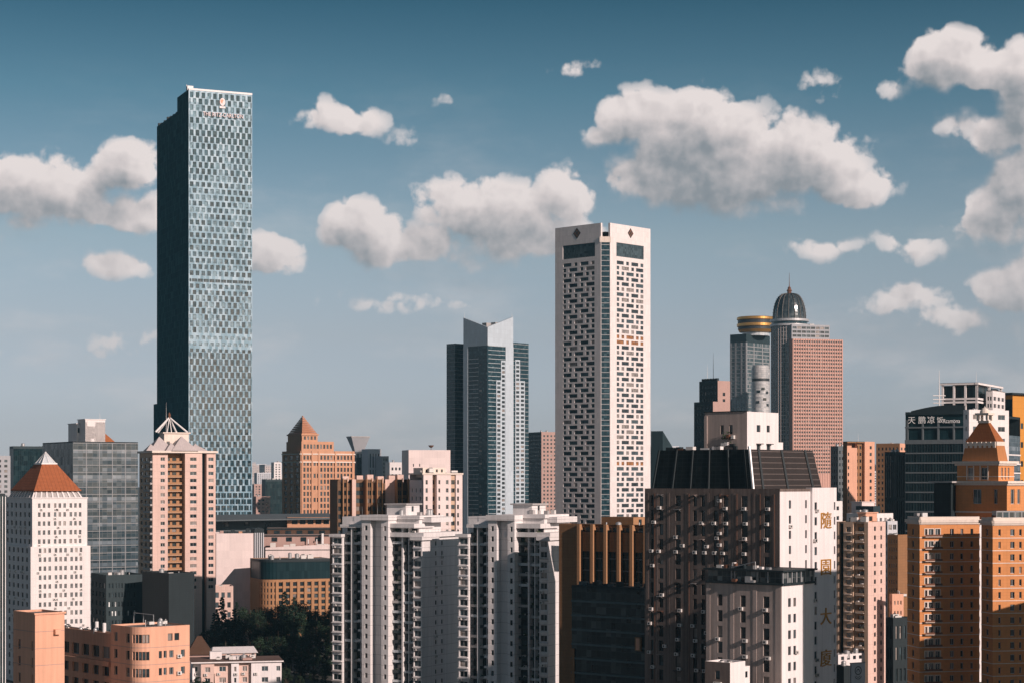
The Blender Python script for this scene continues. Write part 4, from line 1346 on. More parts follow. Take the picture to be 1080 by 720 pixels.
# brown slabs between the domed tower and the sign office
q = Bx(889, 893.5, 922.5, 465, 900, 30)
b = B('apartment_block', 'orange brown apartment slab with shade painted brown down the middle', TW, q.C)
mb = MB(); R = q.R
ua, ub = R.u(904), R.u(912)
pr = [(a, c) for a, c in rows_down(q.z1, Z(585, 900), 3.2, 1.5, 3.6)]
facade(b, mb, R, ua, 0, q.z1 - 3, [(a, c, cols(.3, 1.3, 1, .8)) for a, c in pr if c < q.z1 - 4], 0, .2, 'old')
facade(b, mb, R, ub, 0, q.z1, [(a, c, cols(ua + .3, ub - .3, 2, .5)) for a, c in pr], 1, .3, 'old', u0=ua, w=-1.6)  # brown on the recessed middle is painted shade
facade(b, mb, R, q.w, 0, q.z1, [(a, c, cols(ub + 1.6, q.w - .4, 1, .3)) for a, c in pr], 0, .2, 'old', u0=ub)
mb.quadw(R, ua, 0, -1.6, 0, q.z1); mb.quadw(R, ub, -1.6, 0, 0, q.z1)
mb.rect(q.L, 0, q.d, 0, q.z1, 1); shell(mb, q, 0, q.z1); mb.flat(R, 0, ua, -1.6, 0, q.z1 - 3); mb.flat(R, ua, ub, -q.d, -1.6, q.z1 - .02)
b.part('wall', mb, ['salmon', 'brown'])
roof(b, q, q.z1, .7, 'roof', 'brown')
mast(b, R.P(q.w * .55, q.z1, -3), 4, .08)
q = Bx(924, 949, 960, 467, 1100, 60)
simple('apartment_block', 'reddish brown slab between the orange slab and the dark sign office', TW, q, 'salmon', ('win', 3, .5, 3.3, .5, 'old', .5, .5, 4), ('win', 6, .5, 3.3, .5, 'old', .5, .5, 4), lwall='brown', clut=2, seed=3)
q = Bx(933, 945, 961, 476, 850, 50)
simple('glass_office', 'black ribbed glass block tucked behind the dark sign office', BL, q, 'darkwall', ('win', 7, .5, 20, .94, 'dark', .2, .2, 20.5), ('win', 5, .5, 20, .94, 'dark', .2, .2, 20.5), clut=4, seed=6)

q = Bx(876, 884, 896, 470, 1000, 45)  # dark wall colour stands in for shade at the tower's foot
simple('apartment_block', 'grey block with shade painted into its walls at the foot of the domed pink tower', TW, q, 'greywall_d', ('win', 4, .5, 3.3, .5, 'old', .3, .3, 4), ('win', 3, .5, 3.3, .5, 'old', .3, .3, 4), clut=2, seed=13)
q = Bx(686.5, 699, 712, 454, 1150, 60)
b = B('sloped_block', 'small dark teal block with a steep sloping roof beside the white tower', BL, q.C)
mb = MB()
mb.rect(q.L, 0, q.d, 0, q.z1, 0); mb.face([q.R.P(0, 0), q.R.P(q.w, 0), q.R.P(q.w, Z(475, 1150)), q.R.P(0, q.z1)], 0)
mb.face([q.R.P(0, q.z1), q.R.P(q.w, Z(475, 1150)), q.R.P(q.w, Z(475, 1150), -q.d), q.R.P(0, q.z1, -q.d)], 0); mb.quadw(q.R, q.w, 0, -q.d, 0, Z(475, 1150))
mb.face([q.R.P(q.w, 0, -q.d), q.R.P(0, 0, -q.d), q.R.P(0, q.z1, -q.d), q.R.P(q.w, Z(475, 1150), -q.d)])
b.part('wall', mb, ['darkwall'])


# ------------------------------------------------------------------ white building with the terracotta pyramid roof (left)
def pyramid_block():
    D = 690
    q = Bx(5, 34, 92, 525, D, 33)
    b = B('apartment_block', 'white apartment block under a terracotta pyramid roof with a glass lantern', TW, q.C)
    R, L = q.R, q.L
    mb = MB()
    pit = 3.28
    zled = R.z(576)
    rw = rows_down(q.z1, Z(740, D), pit, 1.75, 3.6)
    # upper storeys, then a ledge, then a body that stands .9 m proud
    def grp(W, m0, m1, gaps):
        out, u = [], m0
        tot = sum(gaps)
        for g in gaps:
            out.append((u + (W - m0 - m1) * .2 * g / tot * .5, u + (W - m0 - m1) * .2 * g / tot * .5 + .95)); u += (W - m0 - m1) * g / tot
        return out
    cR = grp(q.w, 2.0, 1.6, [1, 1, 1.35, 1, 1, 1.35, 1, 1, 1])
    cL = cols(.8, q.d - .8, 6, .42)
    facade(b, mb, R, q.w, zled, q.z1, [(a, c, cR) for a, c in rw if a > zled + .4], 0, .3, 'res')
    facade(b, mb, L, q.d, zled, q.z1, [(a, c, cL) for a, c in rw if a > zled + .4], 0, .3, 'old')
    facade(b, mb, R, q.w + .9, 0, zled, [(a, c, cR) for a, c in rw if c < zled - .4], 0, .3, 'res', u0=-.9, w=.9)
    facade(b, mb, L, q.d + .9, 0, zled, [(a, c, cL) for a, c in rw if c < zled - .4], 0, .3, 'old', u0=-.9, w=.9)
    for (fr, W) in ((R, q.w), (L, q.d)): mb.flat(fr, -.9, W + .9, -.1, .9, zled, 0)
    shell(mb, q, 0, q.z1)
    mb.quadw(R, q.w + .9, .9, -q.d, 0, zled)
    b.part('wall', mb, ['white'])
    mb = MB()
    e = .25
    mb.flat(R, -e, q.w + e, -q.d - e, e, q.z1 + .3, 0)
    mb.rect(R, -e, q.w + e, q.z1 - .1, q.z1 + .3, 0, e); mb.rect(L, -e, q.d + e, q.z1 - .1, q.z1 + .3, 0, e); mb.flat(R, -e, q.w + e, -q.d - e, e, q.z1 - .1, 0, False)
    b.part('cornice', mb, ['white'])
    # sloping skirt with fins, then the pyramid and its lantern
    zs, za, zl = Z(516, D), Z(488, D), Z(477.5, D)
    t = lambda f, c0=.5: (q.w * (.5 - f), q.w * (.5 + f), -q.d * (.5 + f), -q.d * (.5 - f))
    mb = MB()
    mb.frustum(R, t(.44), q.z1 + .3, t(.37), zs, 0)
    sk = b.part('roof_skirt', mb, ['concrete'])
    for fr, W, Wd in ((R, q.w, q.d), (L, q.d, q.w)):
        for k in range(9):
            u = W * (.08 + .84 * k / 8)
            fn = MB()
            w0, w1 = -Wd * .06, -Wd * .13
            u2 = W * (.5 + (u / W - .5) * .86)
            fn.face([fr.P(u - .3, q.z1 + .3, w0 + .5), fr.P(u + .3, q.z1 + .3, w0 + .5), fr.P(u2 + .3, zs, w1 + .5), fr.P(u2 - .3, zs, w1 + .5)], 0)
            fn.face([fr.P(u + .3, q.z1 + .3, w0 + .5), fr.P(u + .3, q.z1 + .3, w0 - .4), fr.P(u2 + .3, zs, w1 - .4), fr.P(u2 + .3, zs, w1 + .5)], 0)
            fn.face([fr.P(u - .3, q.z1 + .3, w0 - .4), fr.P(u - .3, q.z1 + .3, w0 + .5), fr.P(u2 - .3, zs, w1 + .5), fr.P(u2 - .3, zs, w1 - .4)], 0)
            b.part('fin', fn, ['white'], sk)
    mb = MB()
    mb.frustum(R, t(.42), zs, t(.13), za, 0)
    mb.box(R, *t(.43), zs - .5, zs, 0)
    b.part('pyramid_roof', mb, ['roof_red'])
    mb = MB()
    a = t(.125)
    mb.frustum(R, a, za, t(.02), zl, 1)
    for (u, w) in ((a[0], a[3]), (a[1], a[3]), (a[0], a[2]), (a[1], a[2]), ((a[0] + a[1]) / 2, a[3]), (a[0], (a[2] + a[3]) / 2)):
        mb.tube(R.P(u, za, w), R.P(q.w * .5, zl + .8, -q.d * .5), .22, .12, 6, 0)
    mb.box(R, a[0] - .4, a[1] + .4, a[2] - .4, a[3] + .4, za - .3, za + .25, 0)
    b.part('lantern', mb, ['white_metal', 'glass_silver'])
    for i in range(64):
        r_ = random.choice(rw)
        fr, W = random.choice([(R, q.w), (R, q.w), (L, q.d)])
        b.ac(fr, random.uniform(.05, .9) * W, r_[0] - .9, .9 if r_[1] < zled else 0)
pyramid_block()

q = Bx(-24, -16, 5.5, 520, 640, 30)
b = simple('glass_office', 'ribbed dark glass block cut off by the left edge of the picture', BL, q, 'charcoal', ('glass', 'glass_office', 1), ('glass', 'glass_teal', 1))
mb = MB()
for k in range(8): mb.box(q.R, q.w * k / 7 - .12, q.w * k / 7 + .12, 0, .3, Z(730, 640), q.z1 - 1, 0)
b.part('mullion', mb, ['white_metal'], kind='stuff')

# ------------------------------------------------------------------ beige apartment tower with glass pinnacles
def pinnacle_tower():
    D = 800
    q = Bx(147, 161, 226.5, 477, D, 26)
    b = B('apartment_tower', 'beige and orange apartment tower crowned by small glass pyramids and a white frame', TW, q.C)
    R, L = q.R, q.L
    mb, ob = MB(), MB()
    rw = rows_down(q.z1, Z(625, D), 3.02, 1.5, 3.4)
    u = lambda px: R.u(px)
    zt, zb = q.z1, 0
    def slab(pa, pb, w, wins, mat=0, style='res', top=None):
        a, c = u(pa), u(pb)
        facade(b, mb, R, c, 0, top or zt, [(z0, z1, wins(a, c)) for z0, z1 in rw], mat, .3, style, u0=a, w=w)
        return a, c
    A = slab(161, 177, 0, lambda a, c: [(a + (c - a) * .52, a + (c - a) * .8)])
    A2 = slab(177.05, 194, -2.6, lambda a, c: [(a + .5, a + 1.6), (a + 2.6, a + 4.4)], 1, 'old')
    A3 = slab(194.05, 212, 1.6, lambda a, c: [(a + 2.2, a + 5.0)])
    A4 = slab(212.05, 217, -1.6, lambda a, c: [], 2)
    A5 = slab(217.05, 226.5, 1.2, lambda a, c: [(a + .8, a + 3.0)])
    mb.quadw(R, A[1], 0, -2.6, 0, zt); mb.quadw(R, A3[0], -2.6, 1.6, 0, zt, 3); mb.quadw(R, A3[1], 1.6, -1.6, 0, zt); mb.quadw(R, A5[0], -1.6, 1.2, 0, zt); mb.quadw(R, A5[1], 1.2, -q.d, 0, zt)
    # left flank, dark, with ledges
    facade(b, mb, L, q.d, 0, zt, [(z0, z1, cols(.6, q.d - .4, 3, .55)) for z0, z1 in rw], 3, .3, 'old')
    mb.face([R.P(q.w, 0, -q.d), R.P(0, 0, -q.d), R.P(0, zt, -q.d), R.P(q.w, zt, -q.d)], 0)
    b.part('wall', mb, ['pink', 'ochre', 'darkwall', 'beige'])
    for z0, z1 in rw:
        bl = MB()
        bl.box(R, A2[0] + .1, A2[1] - .1, -2.6, -.8, z0 - .95, z0 - .8, 0)
        bl.box(R, A2[0] + .1, A2[1] - .1, -.9, -.8, z0 - .8, z0 + .05, 1)
        b.part('balcony', bl, ['beige', 'ochre'])
    for z0, z1 in rw[::1]:
        bl = MB(); bl.box(L, q.d * .45, q.d - .2, 0, 1.0, z0 - .9, z0 - .1, 0); b.part('balcony', bl, ['concrete'])
    mb = MB()
    mb.box(R, -.8, q.w + .8, -q.d - .8, 2.2, zt, zt + .9, 0)
    rf = b.part('roof_slab', mb, ['cream'])
    for (px, yt, hw, dw) in ((172, 459.5, 5.3, -6), (193.5, 459, 5.8, -3), (161, 467.5, 2.6, -3), (207, 467, 3.4, -1.5), (216, 470, 2.6, -6), (181, 466, 3, -1)):
        cu = u(px); h = hw
        py = MB()
        py.frustum(R, (cu - h, cu + h, dw - h, dw + h), zt + .9, (cu - .02, cu + .02, dw - .02, dw + .02), Z(yt, D), 0, cap=False)
        b.part('glass_pyramid', py, ['roof_grey'], rf)
    zz = Z(456, D)
    mb = MB()
    a, c = u(178), u(204)
    facade(b, mb, R, c, zt + .9, zz, [(zt + 3, zt + 5, [(a + 1, a + 2.4), (c - 3, c - 1)])], 0, .3, 'res', u0=a, w=-7)
    mb.box(R, a, c, -14, -7, zt + .9, zz, 0, front=False)
    mb.box(R, a - .7, c + .7, -14.6, -6.4, zz, zz + .5, 0)
    b.part('rooftop_house', mb, ['cream'])
    mb = MB()
    apex = R.P(u(185.5), Z(438.5, D), -10)
    for (px, w) in ((168.5, -6.6), (202.5, -6.6), (176, -14), (196, -14)):
        mb.tube(R.P(u(px), zz + .5, w), apex, .42, .32, 6)
    mb.tube(R.P(u(183), zz, -10), apex, .2, n=6); mb.tube(R.P(u(188), zz, -10), apex, .2, n=6)
    b.part('roof_frame', mb, ['white_metal'])
    mb = MB(); mb.lathe(apex, [(.5, apex.z - .5), (.6, apex.z + 1), (.2, apex.z + 2), (0, apex.z + 2.1)], 10, 0); b.part('finial', mb, ['rust'])
    mast(b, R.P(u(181.5), zz + .5, -9), Z(424, D) - zz, .09)
pinnacle_tower()

# ------------------------------------------------------------------ shopping centre terraces, blank wall, low blocks (left centre)
def mall():
    D = 980
    q = Bx(278, 280, 356, 574, D, 8, 70)
    b = B('shopping_centre', 'long low stepped building with a blank pinkish wall and brown roof terraces', BL, q.C)
    mb = MB(); R = q.R
    # the top edge of the pinkish wall rises towards the right
    z0_, z1_ = R.z(577), R.z(573, q.w)
    mb.face([R.P(0, 0), R.P(q.w, 0), R.P(q.w, z1_), R.P(0, z0_)], 0, [(0, 0), (q.w, 0), (q.w, z1_), (0, z0_)])
    shell(mb, q, 0, z0_); mb.rect(q.L, 0, q.d, 0, z0_)
    b.part('wall', mb, ['pinkwhite'])
    mb = MB(); mb.face([R.P(0, z0_ - .2), R.P(q.w, z1_ - .2), R.P(q.w, z1_ - .2, -q.d), R.P(0, z0_ - .2, -q.d)], 0)
    mb.box(R, 0, q.w, -.1, .3, z0_ - 1.4, z0_ - 1.1, 1)
    b.part('roof', mb, ['brown', 'charcoal'])
    for (pa, pb, yt, yb, w, mat) in ((262, 352, 564, 572, -12, 'brownpink'), (282, 352, 557.5, 566, -24, 'brown_d'), (222, 352, 549, 559, -40, 'greywall_d'), (303, 352, 546.5, 561, -34, 'tan')):
        a, c = R.u(pa, w), R.u(pb, w)
        t = MB(); zz1, zz0 = R.z(yt) , R.z(yb) - 8
        t.box(R, a, c, w - 24, w, zz0, zz1, 0, top=1)
        t.box(R, a - .4, c, w - 1, w + .5, zz1 - .9, zz1 - .2, 2)
        k = b.part('terrace', t, [mat, 'roof', 'charcoal'])
        for i in range(5):
            g = MB(); uu = a + (c - a) * (.1 + .17 * i)
            g.box(R, uu, uu + 3, w, w + .15, zz1 - 3.6, zz1 - 1.4, 0)
            b.part('window', g, ['pane_dark'], k)
    t = MB(); w = -30
    a, c = R.u(226, w), R.u(352, w)
    t.face([R.P(a, R.z(549), w), R.P(c, R.z(547), w), R.P(c, R.z(544), w - 60), R.P(a, R.z(545.5), w - 60)], 0)
    t.face([R.P(a, R.z(550.5), w), R.P(c, R.z(548.5), w), R.P(c, R.z(547), w), R.P(a, R.z(549), w)], 0)
    b.part('roof_canopy', t, ['greywall_d'])
    for (px, h) in ((340, 7), (325, 4), (334, 4)):
        t = MB(); p = R.P(R.u(px, -10), z0_, -10); t.tube(p, p + Vector((0, 0, h)), .7 if px == 340 else .3, n=10); b.part('chimney', t, ['white_metal'])
    for i in range(9):
        t = MB(); uu = R.u(285 + i * 7, -6); h = random.uniform(.8, 2.2)
        t.box(R, uu, uu + random.uniform(1, 3.5), -9, -6, z0_ - .3, z0_ + h, 0); b.part('rooftop_unit', t, [random.choice(['ac', 'brownpink', 'charcoal'])])
M['brown_d'] = wall_mat('dark_brown_wall', (.10, .055, .035), streak=.2, grime=.25)
mall()
def blank_wall():
    D = 930
    q = Bx(224.5, 228, 267.5, 562, D, 14, 22)
    b = B('theatre_block', 'tall blank pinkish white wall block without windows next to the pinnacle tower', BL, q.C)
    mb = MB()
    mb.rect(q.R, 0, q.w, 0, q.z1, 0); mb.rect(q.L, 0, q.d, 0, q.z1, 1); shell(mb, q, 0, q.z1)
    b.part('wall', mb, ['pinkwhite', 'concrete'])
    roof(b, q, q.z1, .5, 'roof', 'pinkwhite')
    for i in range(8):
        t = MB(); uu = q.w * (.12 + .1 * i); t.box(q.R, uu, uu + 1.7, -6, -3, q.z1 - .5, q.z1 + random.uniform(.6, 2.4), 0); b.part('rooftop_unit', t, [random.choice(['brownpink', 'charcoal', 'tan'])])
    st = Bx(267.8, 268.5, 278.5, 557, D + 4, 14, 18, sil=False)
    mb = MB()
    st.R and mb.box(st.R, 0, st.w, -st.d, 0, 0, st.z1, 0)
    for k in range(5): mb.box(st.R, st.w * k / 4.6, st.w * k / 4.6 + .5, 0, .4, 0, st.z1 - 2, 1)
    b.part('stair_tower', mb, ['charcoal', 'greywall_l'])
blank_wall()

q = Bx(204.5, 205.5, 246, 618, 880, 12, 14)
b = simple('office_block', 'small pink block with three rows of square windows above the trees', BL, q, 'pink', ('win', 6, .58, 4.6, .55, 'office', .6, .6, 5.4), None, clut=6, seed=21)

def round_brown():
    D = 900
    q = Bx(262.5, 277, 352, 590, D, 22, 24)
    b = B('office_block', 'low ochre office block with a curved corner and a black glass top storey', BL, q.C)
    R, L = q.R, q.L
    mb = MB(); gl = MB()
    zt = q.z1; zm = R.z(611)
    # curved corner: five short faces
    n = 6; pts = []
    rad = 7.0
    for i in range(n + 1):
        a = math.pi / 2 * i / n
        # centre of the arc is (rad, -rad) in R's axes
        pts.append((rad - rad * math.cos(a), -rad + rad * math.sin(a)))
    for i in range(n):
        p0, p1 = R.P(pts[i][0], 0, pts[i][1]), R.P(pts[i + 1][0], 0, pts[i + 1][1])
        fr = Fr(p0.xy, math.atan2(p1.y - p0.y, p1.x - p0.x)); W = (p1 - p0).length
        facade(b, mb, fr, W, 0, zm, [(z0, z1, cols(.1, W - .1, 1, .45)) for z0, z1 in rows_down(zm, 8, 2.9, 1.9, 3.2)], 0, .3, 'old')
        gl.rect(fr, 0, W, zm, zt, 0, -.3)
        mb.rect(fr, 0, W, zt - 1.2, zt, 1)
    f2 = R.shift(rad)
    cs = cols(0, q.w - rad, 8, .52)
    facade(b, mb, f2, q.w - rad, 0, zm, [(z0, z1, cs) for z0, z1 in rows_down(zm, 8, 2.9, 1.9, 3.2)], 0, .35, 'old')
    for i in range(9):
        uu = (q.w - rad) * i / 8; mb.box(f2, uu - .7, uu + .7, 0, .5, 0, zm - 1, 0)
    gl.rect(f2, 0, q.w - rad, zm, zt, 0, -.3); mb.rect(f2, 0, q.w - rad, zt - 1.2, zt, 1)
    mb.rect(L, 0, q.d - rad, 0, zm, 0); gl.rect(L, 0, q.d - rad, zm, zt, 0, -.3); mb.rect(L, 0, q.d - rad, zt - 1.2, zt, 1)
    shell(mb, q, 0, zt)
    b.part('wall', mb, ['ochre', 'charcoal']); b.part('top_glazing', gl, ['glass_teal'])
    mb = MB()
    poly = [R.P(u, zt - .2, w) for u, w in pts] + [R.P(q.w, zt - .2, 0), R.P(q.w, zt - .2, -q.d), R.P(0, zt - .2, -q.d)]
    mb.face(poly, 0, [(p.x, p.y) for p in poly])
    b.part('roof', mb, ['roof'])
    clutter(b, q, zt - .2, 9, 31, 1.3)
    t = MB(); t.tube(R.P(q.w * .12, zt + .1, -4), R.P(q.w * .55, zt + .1, -5), .25, n=6); b.part('pipe', t, ['dark_metal'])
round_brown()

# dark glass block left of the trees
q = Bx(96, 112, 152, 606, 700, 28)
b = simple('glass_office', 'low black glass block with a few bright reflecting windows below the grey glass office', BL, q, 'darkwall', ('win', 9, .5, 3.4, .55, 'glint_mix', .6, 3, 5), ('win', 4, .5, 3.4, .55, 'glint_mix', .6, .6, 5), clut=5, seed=41)
q = Bx(150, 178, 205, 604, 680, 40)
b = simple('plant_block', 'windowless near black box beside the low glass block', BL, q, 'charcoal', None, None, clut=3, seed=42)
t = MB(); R = q.L
for (a, c) in (((.0), (1.0)),):
    t.tube(R.P(q.d * .05, Z(648, 680), 4), R.P(q.d * .8, Z(648, 680), 4), .15, n=6)
    for k in (.05, .42, .8): t.tube(R.P(q.d * k, 0, 4), R.P(q.d * k, Z(648, 680), 4), .15, n=6)
b.part('pipe_frame', t, ['frame_m'])

# ------------------------------------------------------------------ striped brown slab and the white blocks behind it
def striped():
    D = 720
    q = Bx(349, 356, 441, 505, D, 16, 16)
    b = B('apartment_slab', 'dark brown apartment slab with thin cream vertical fins', TW, q.C)
    R, L = q.R, q.L
    mb = MB()
    rw = rows_down(q.z1, Z(600, D), 3.0, 1.7, 3)
    segs = [(356, 361, 0, 'r'), (361.05, 366, .8, 'b'), (366.05, 371, -.8, 'r'), (371.05, 375, .8, 'p'), (375.05, 386, -2.5, 'd'), (386.05, 392, .8, 'b'), (392.05, 397, -.8, 'r'), (397.05, 403, .8, 'b'), (403.05, 407.5, -2, 'r'), (407.55, 418, -2.8, 'p'), (418.05, 424, .8, 'b'), (424.05, 430, -1.2, 'r'), (430.05, 441, .6, 'b')]
    pw = None
    for pa, pb, w, kd in segs:
        a, c = R.u(pa), R.u(pb)
        m_ = {'r': 1, 'b': 1, 'p': 0, 'd': 1}[kd]
        top = q.z1 - (1.4 if kd == 'r' else 0)
        win = {'r': [(a + .25, c - .25)], 'b': [(a + .5, a + 1.0), (c - 1.0, c - .5)], 'p': [], 'd': [(a + .5, c - .5)]}[kd]
        facade(b, mb, R, c, 0, top, [(z0, z1, win) for z0, z1 in rw if z1 < top - .3], m_, .3, 'old', u0=a, w=w)
        mb.flat(R, a, c, -q.d, w, top, 2)
        if pw is not None:
            if w > pw: mb.quadw(R, a, pw, w, 0, q.z1, 3)
            else: mb.quadw(R, a, pw, w, 0, q.z1, 0)
        pw = w
        if kd in 'b':
            for uu in (a, c - .3): mb.box(R, uu, uu + .3, w, w + .5, 0, q.z1 + .4, 3)
    mb.quadw(R, q.w, .6, -q.d, 0, q.z1); mb.rect(L, 0, q.d, 0, q.z1, 1)
    mb.face([R.P(q.w, 0, -q.d), R.P(0, 0, -q.d), R.P(0, q.z1, -q.d), R.P(q.w, q.z1, -q.d)], 1)
    b.part('wall', mb, ['pink', 'brown_m', 'roof', 'ochre'])
    for k, px in enumerate((363, 378, 389, 400, 412, 421)):
        t = MB(); a = R.u(px); t.box(R, a, a + 2.4, -7, -3, q.z1 - 1.4, q.z1 + 1.2 + .3 * (k % 3), 0); b.part('stair_cover', t, ['pink'])
M['brown_m'] = wall_mat('umber_wall', (.17, .10, .06), panel=(0, 3.0), line=.4, streak=.2, grime=.2)
STYLES['glint_mix'] = ('frame_d', [('pane_dark', 7), ('pane_mid', 3), ('pane_bright', 2)], 2, .08)
M['pane_bright'] = pane_mat('bright_reflection_pane', (.70, .72, .72))  # pale pane colour stands in for reflected light
striped()
q = Bx(428, 431, 475, 474, 1140, 14, 22)
b = simple('hotel_block', 'plain pinkish white block with a dark satellite dish on its roof', BL, q, 'pinkwhite', ('win', 2, .16, 5.6, .3, 'old', 1, 17, 10), None, clut=0, seed=50, zb=Z(492, 1140))
t = MB(); p = q.R.P(q.w * .56, q.z1, -3)
t.tube(p, p + Vector((0, 0, 1.6)), .15, n=6); t.lathe(p, [(.1, p.z + 1.3), (1.2, p.z + 1.9), (1.7, p.z + 2.9), (1.6, p.z + 2.9), (1.1, p.z + 2.05), (0, p.z + 1.5)], 14)
b.part('satellite_dish', t, ['rust'])
q = Bx(409, 411, 432, 487, 1190, 14, 16)
simple('hotel_block', 'lower white block left of the plain pinkish one', BL, q, 'white', ('win', 5, .5, 4.2, .42, 'old', .6, .6, 5), None, clut=4, seed=51)
def white_mid():
    D = 700
    q = Bx(432, 446, 487, 500, D, 20)
    b = B('apartment_tower', 'cream white apartment tower with a dark window strip in front of the notched glass tower', TW, q.C)
    R, L = q.R, q.L
    mb = MB()
    rw = rows_down(q.z1, Z(590, D), 3.05, 1.6, 3.6)
    u = R.u
    for pa, pb, w, wf, st, m_ in ((446, 455.5, .8, lambda a, c: [(a + .8, a + 1.6)], 'old', 0), (455.55, 460, -1.4, lambda a, c: [(a + .2, c - .2)], 'old', 1), (460.05, 475, .8, lambda a, c: [(a + .6, a + 1.3), (c - 2.0, c - 1.0)], 'res', 0),
                             (475.05, 480, .2, lambda a, c: [(a + .2, c - .3)], 'old', 1), (480.05, 487, .8, lambda a, c: [(a + .5, a + 1.2)], 'old', 0)):
        a, c = u(pa), u(pb)
        facade(b, mb, R, c, 0, q.z1, [(z0, z1, wf(a, c)) for z0, z1 in rw], m_, .3, st, u0=a, w=w)
        mb.quadw(R, a, -1.4, w, 0, q.z1); mb.quadw(R, c, w, -1.4, 0, q.z1)
    facade(b, mb, L, q.d, 0, q.z1 - 2, [(z0, z1, cols(.6, q.d - .6, 3, .35)) for z0, z1 in rw[:-1]], 0, .3, 'res')
    shell(mb, q, 0, q.z1); mb.flat(R, 0, q.w, -q.d, .2, q.z1 - .01)
    b.part('wall', mb, ['pinkwhite', 'beige'])
    t = MB(); t.box(R, -.5, q.w + .3, -q.d, 1.1, q.z1 + .01, q.z1 + .6, 0); b.part('roof_slab', t, ['cream'])
    clutter(b, q, q.z1 + .6, 5, 52)
    p = Bx(436, 446, 470, 488, D + 8, 20, sil=False)
    t = MB()
    facade(b, t, p.R, p.w, q.z1 - 1, q.z1 + 2.6, [(q.z1 + .9, q.z1 + 2.0, cols(.5, p.w - .5, 4, .4))], 0, .3, 'old'); t.rect(p.L, 0, p.d, q.z1 - 1, q.z1 + 2.6); shell(t, p, q.z1 - 1, q.z1 + 2.6); t.flat(p.R, 0, p.w, -p.d, 0, q.z1 + 2.6)
    b.part('rooftop_house', t, ['cream'])
white_mid()

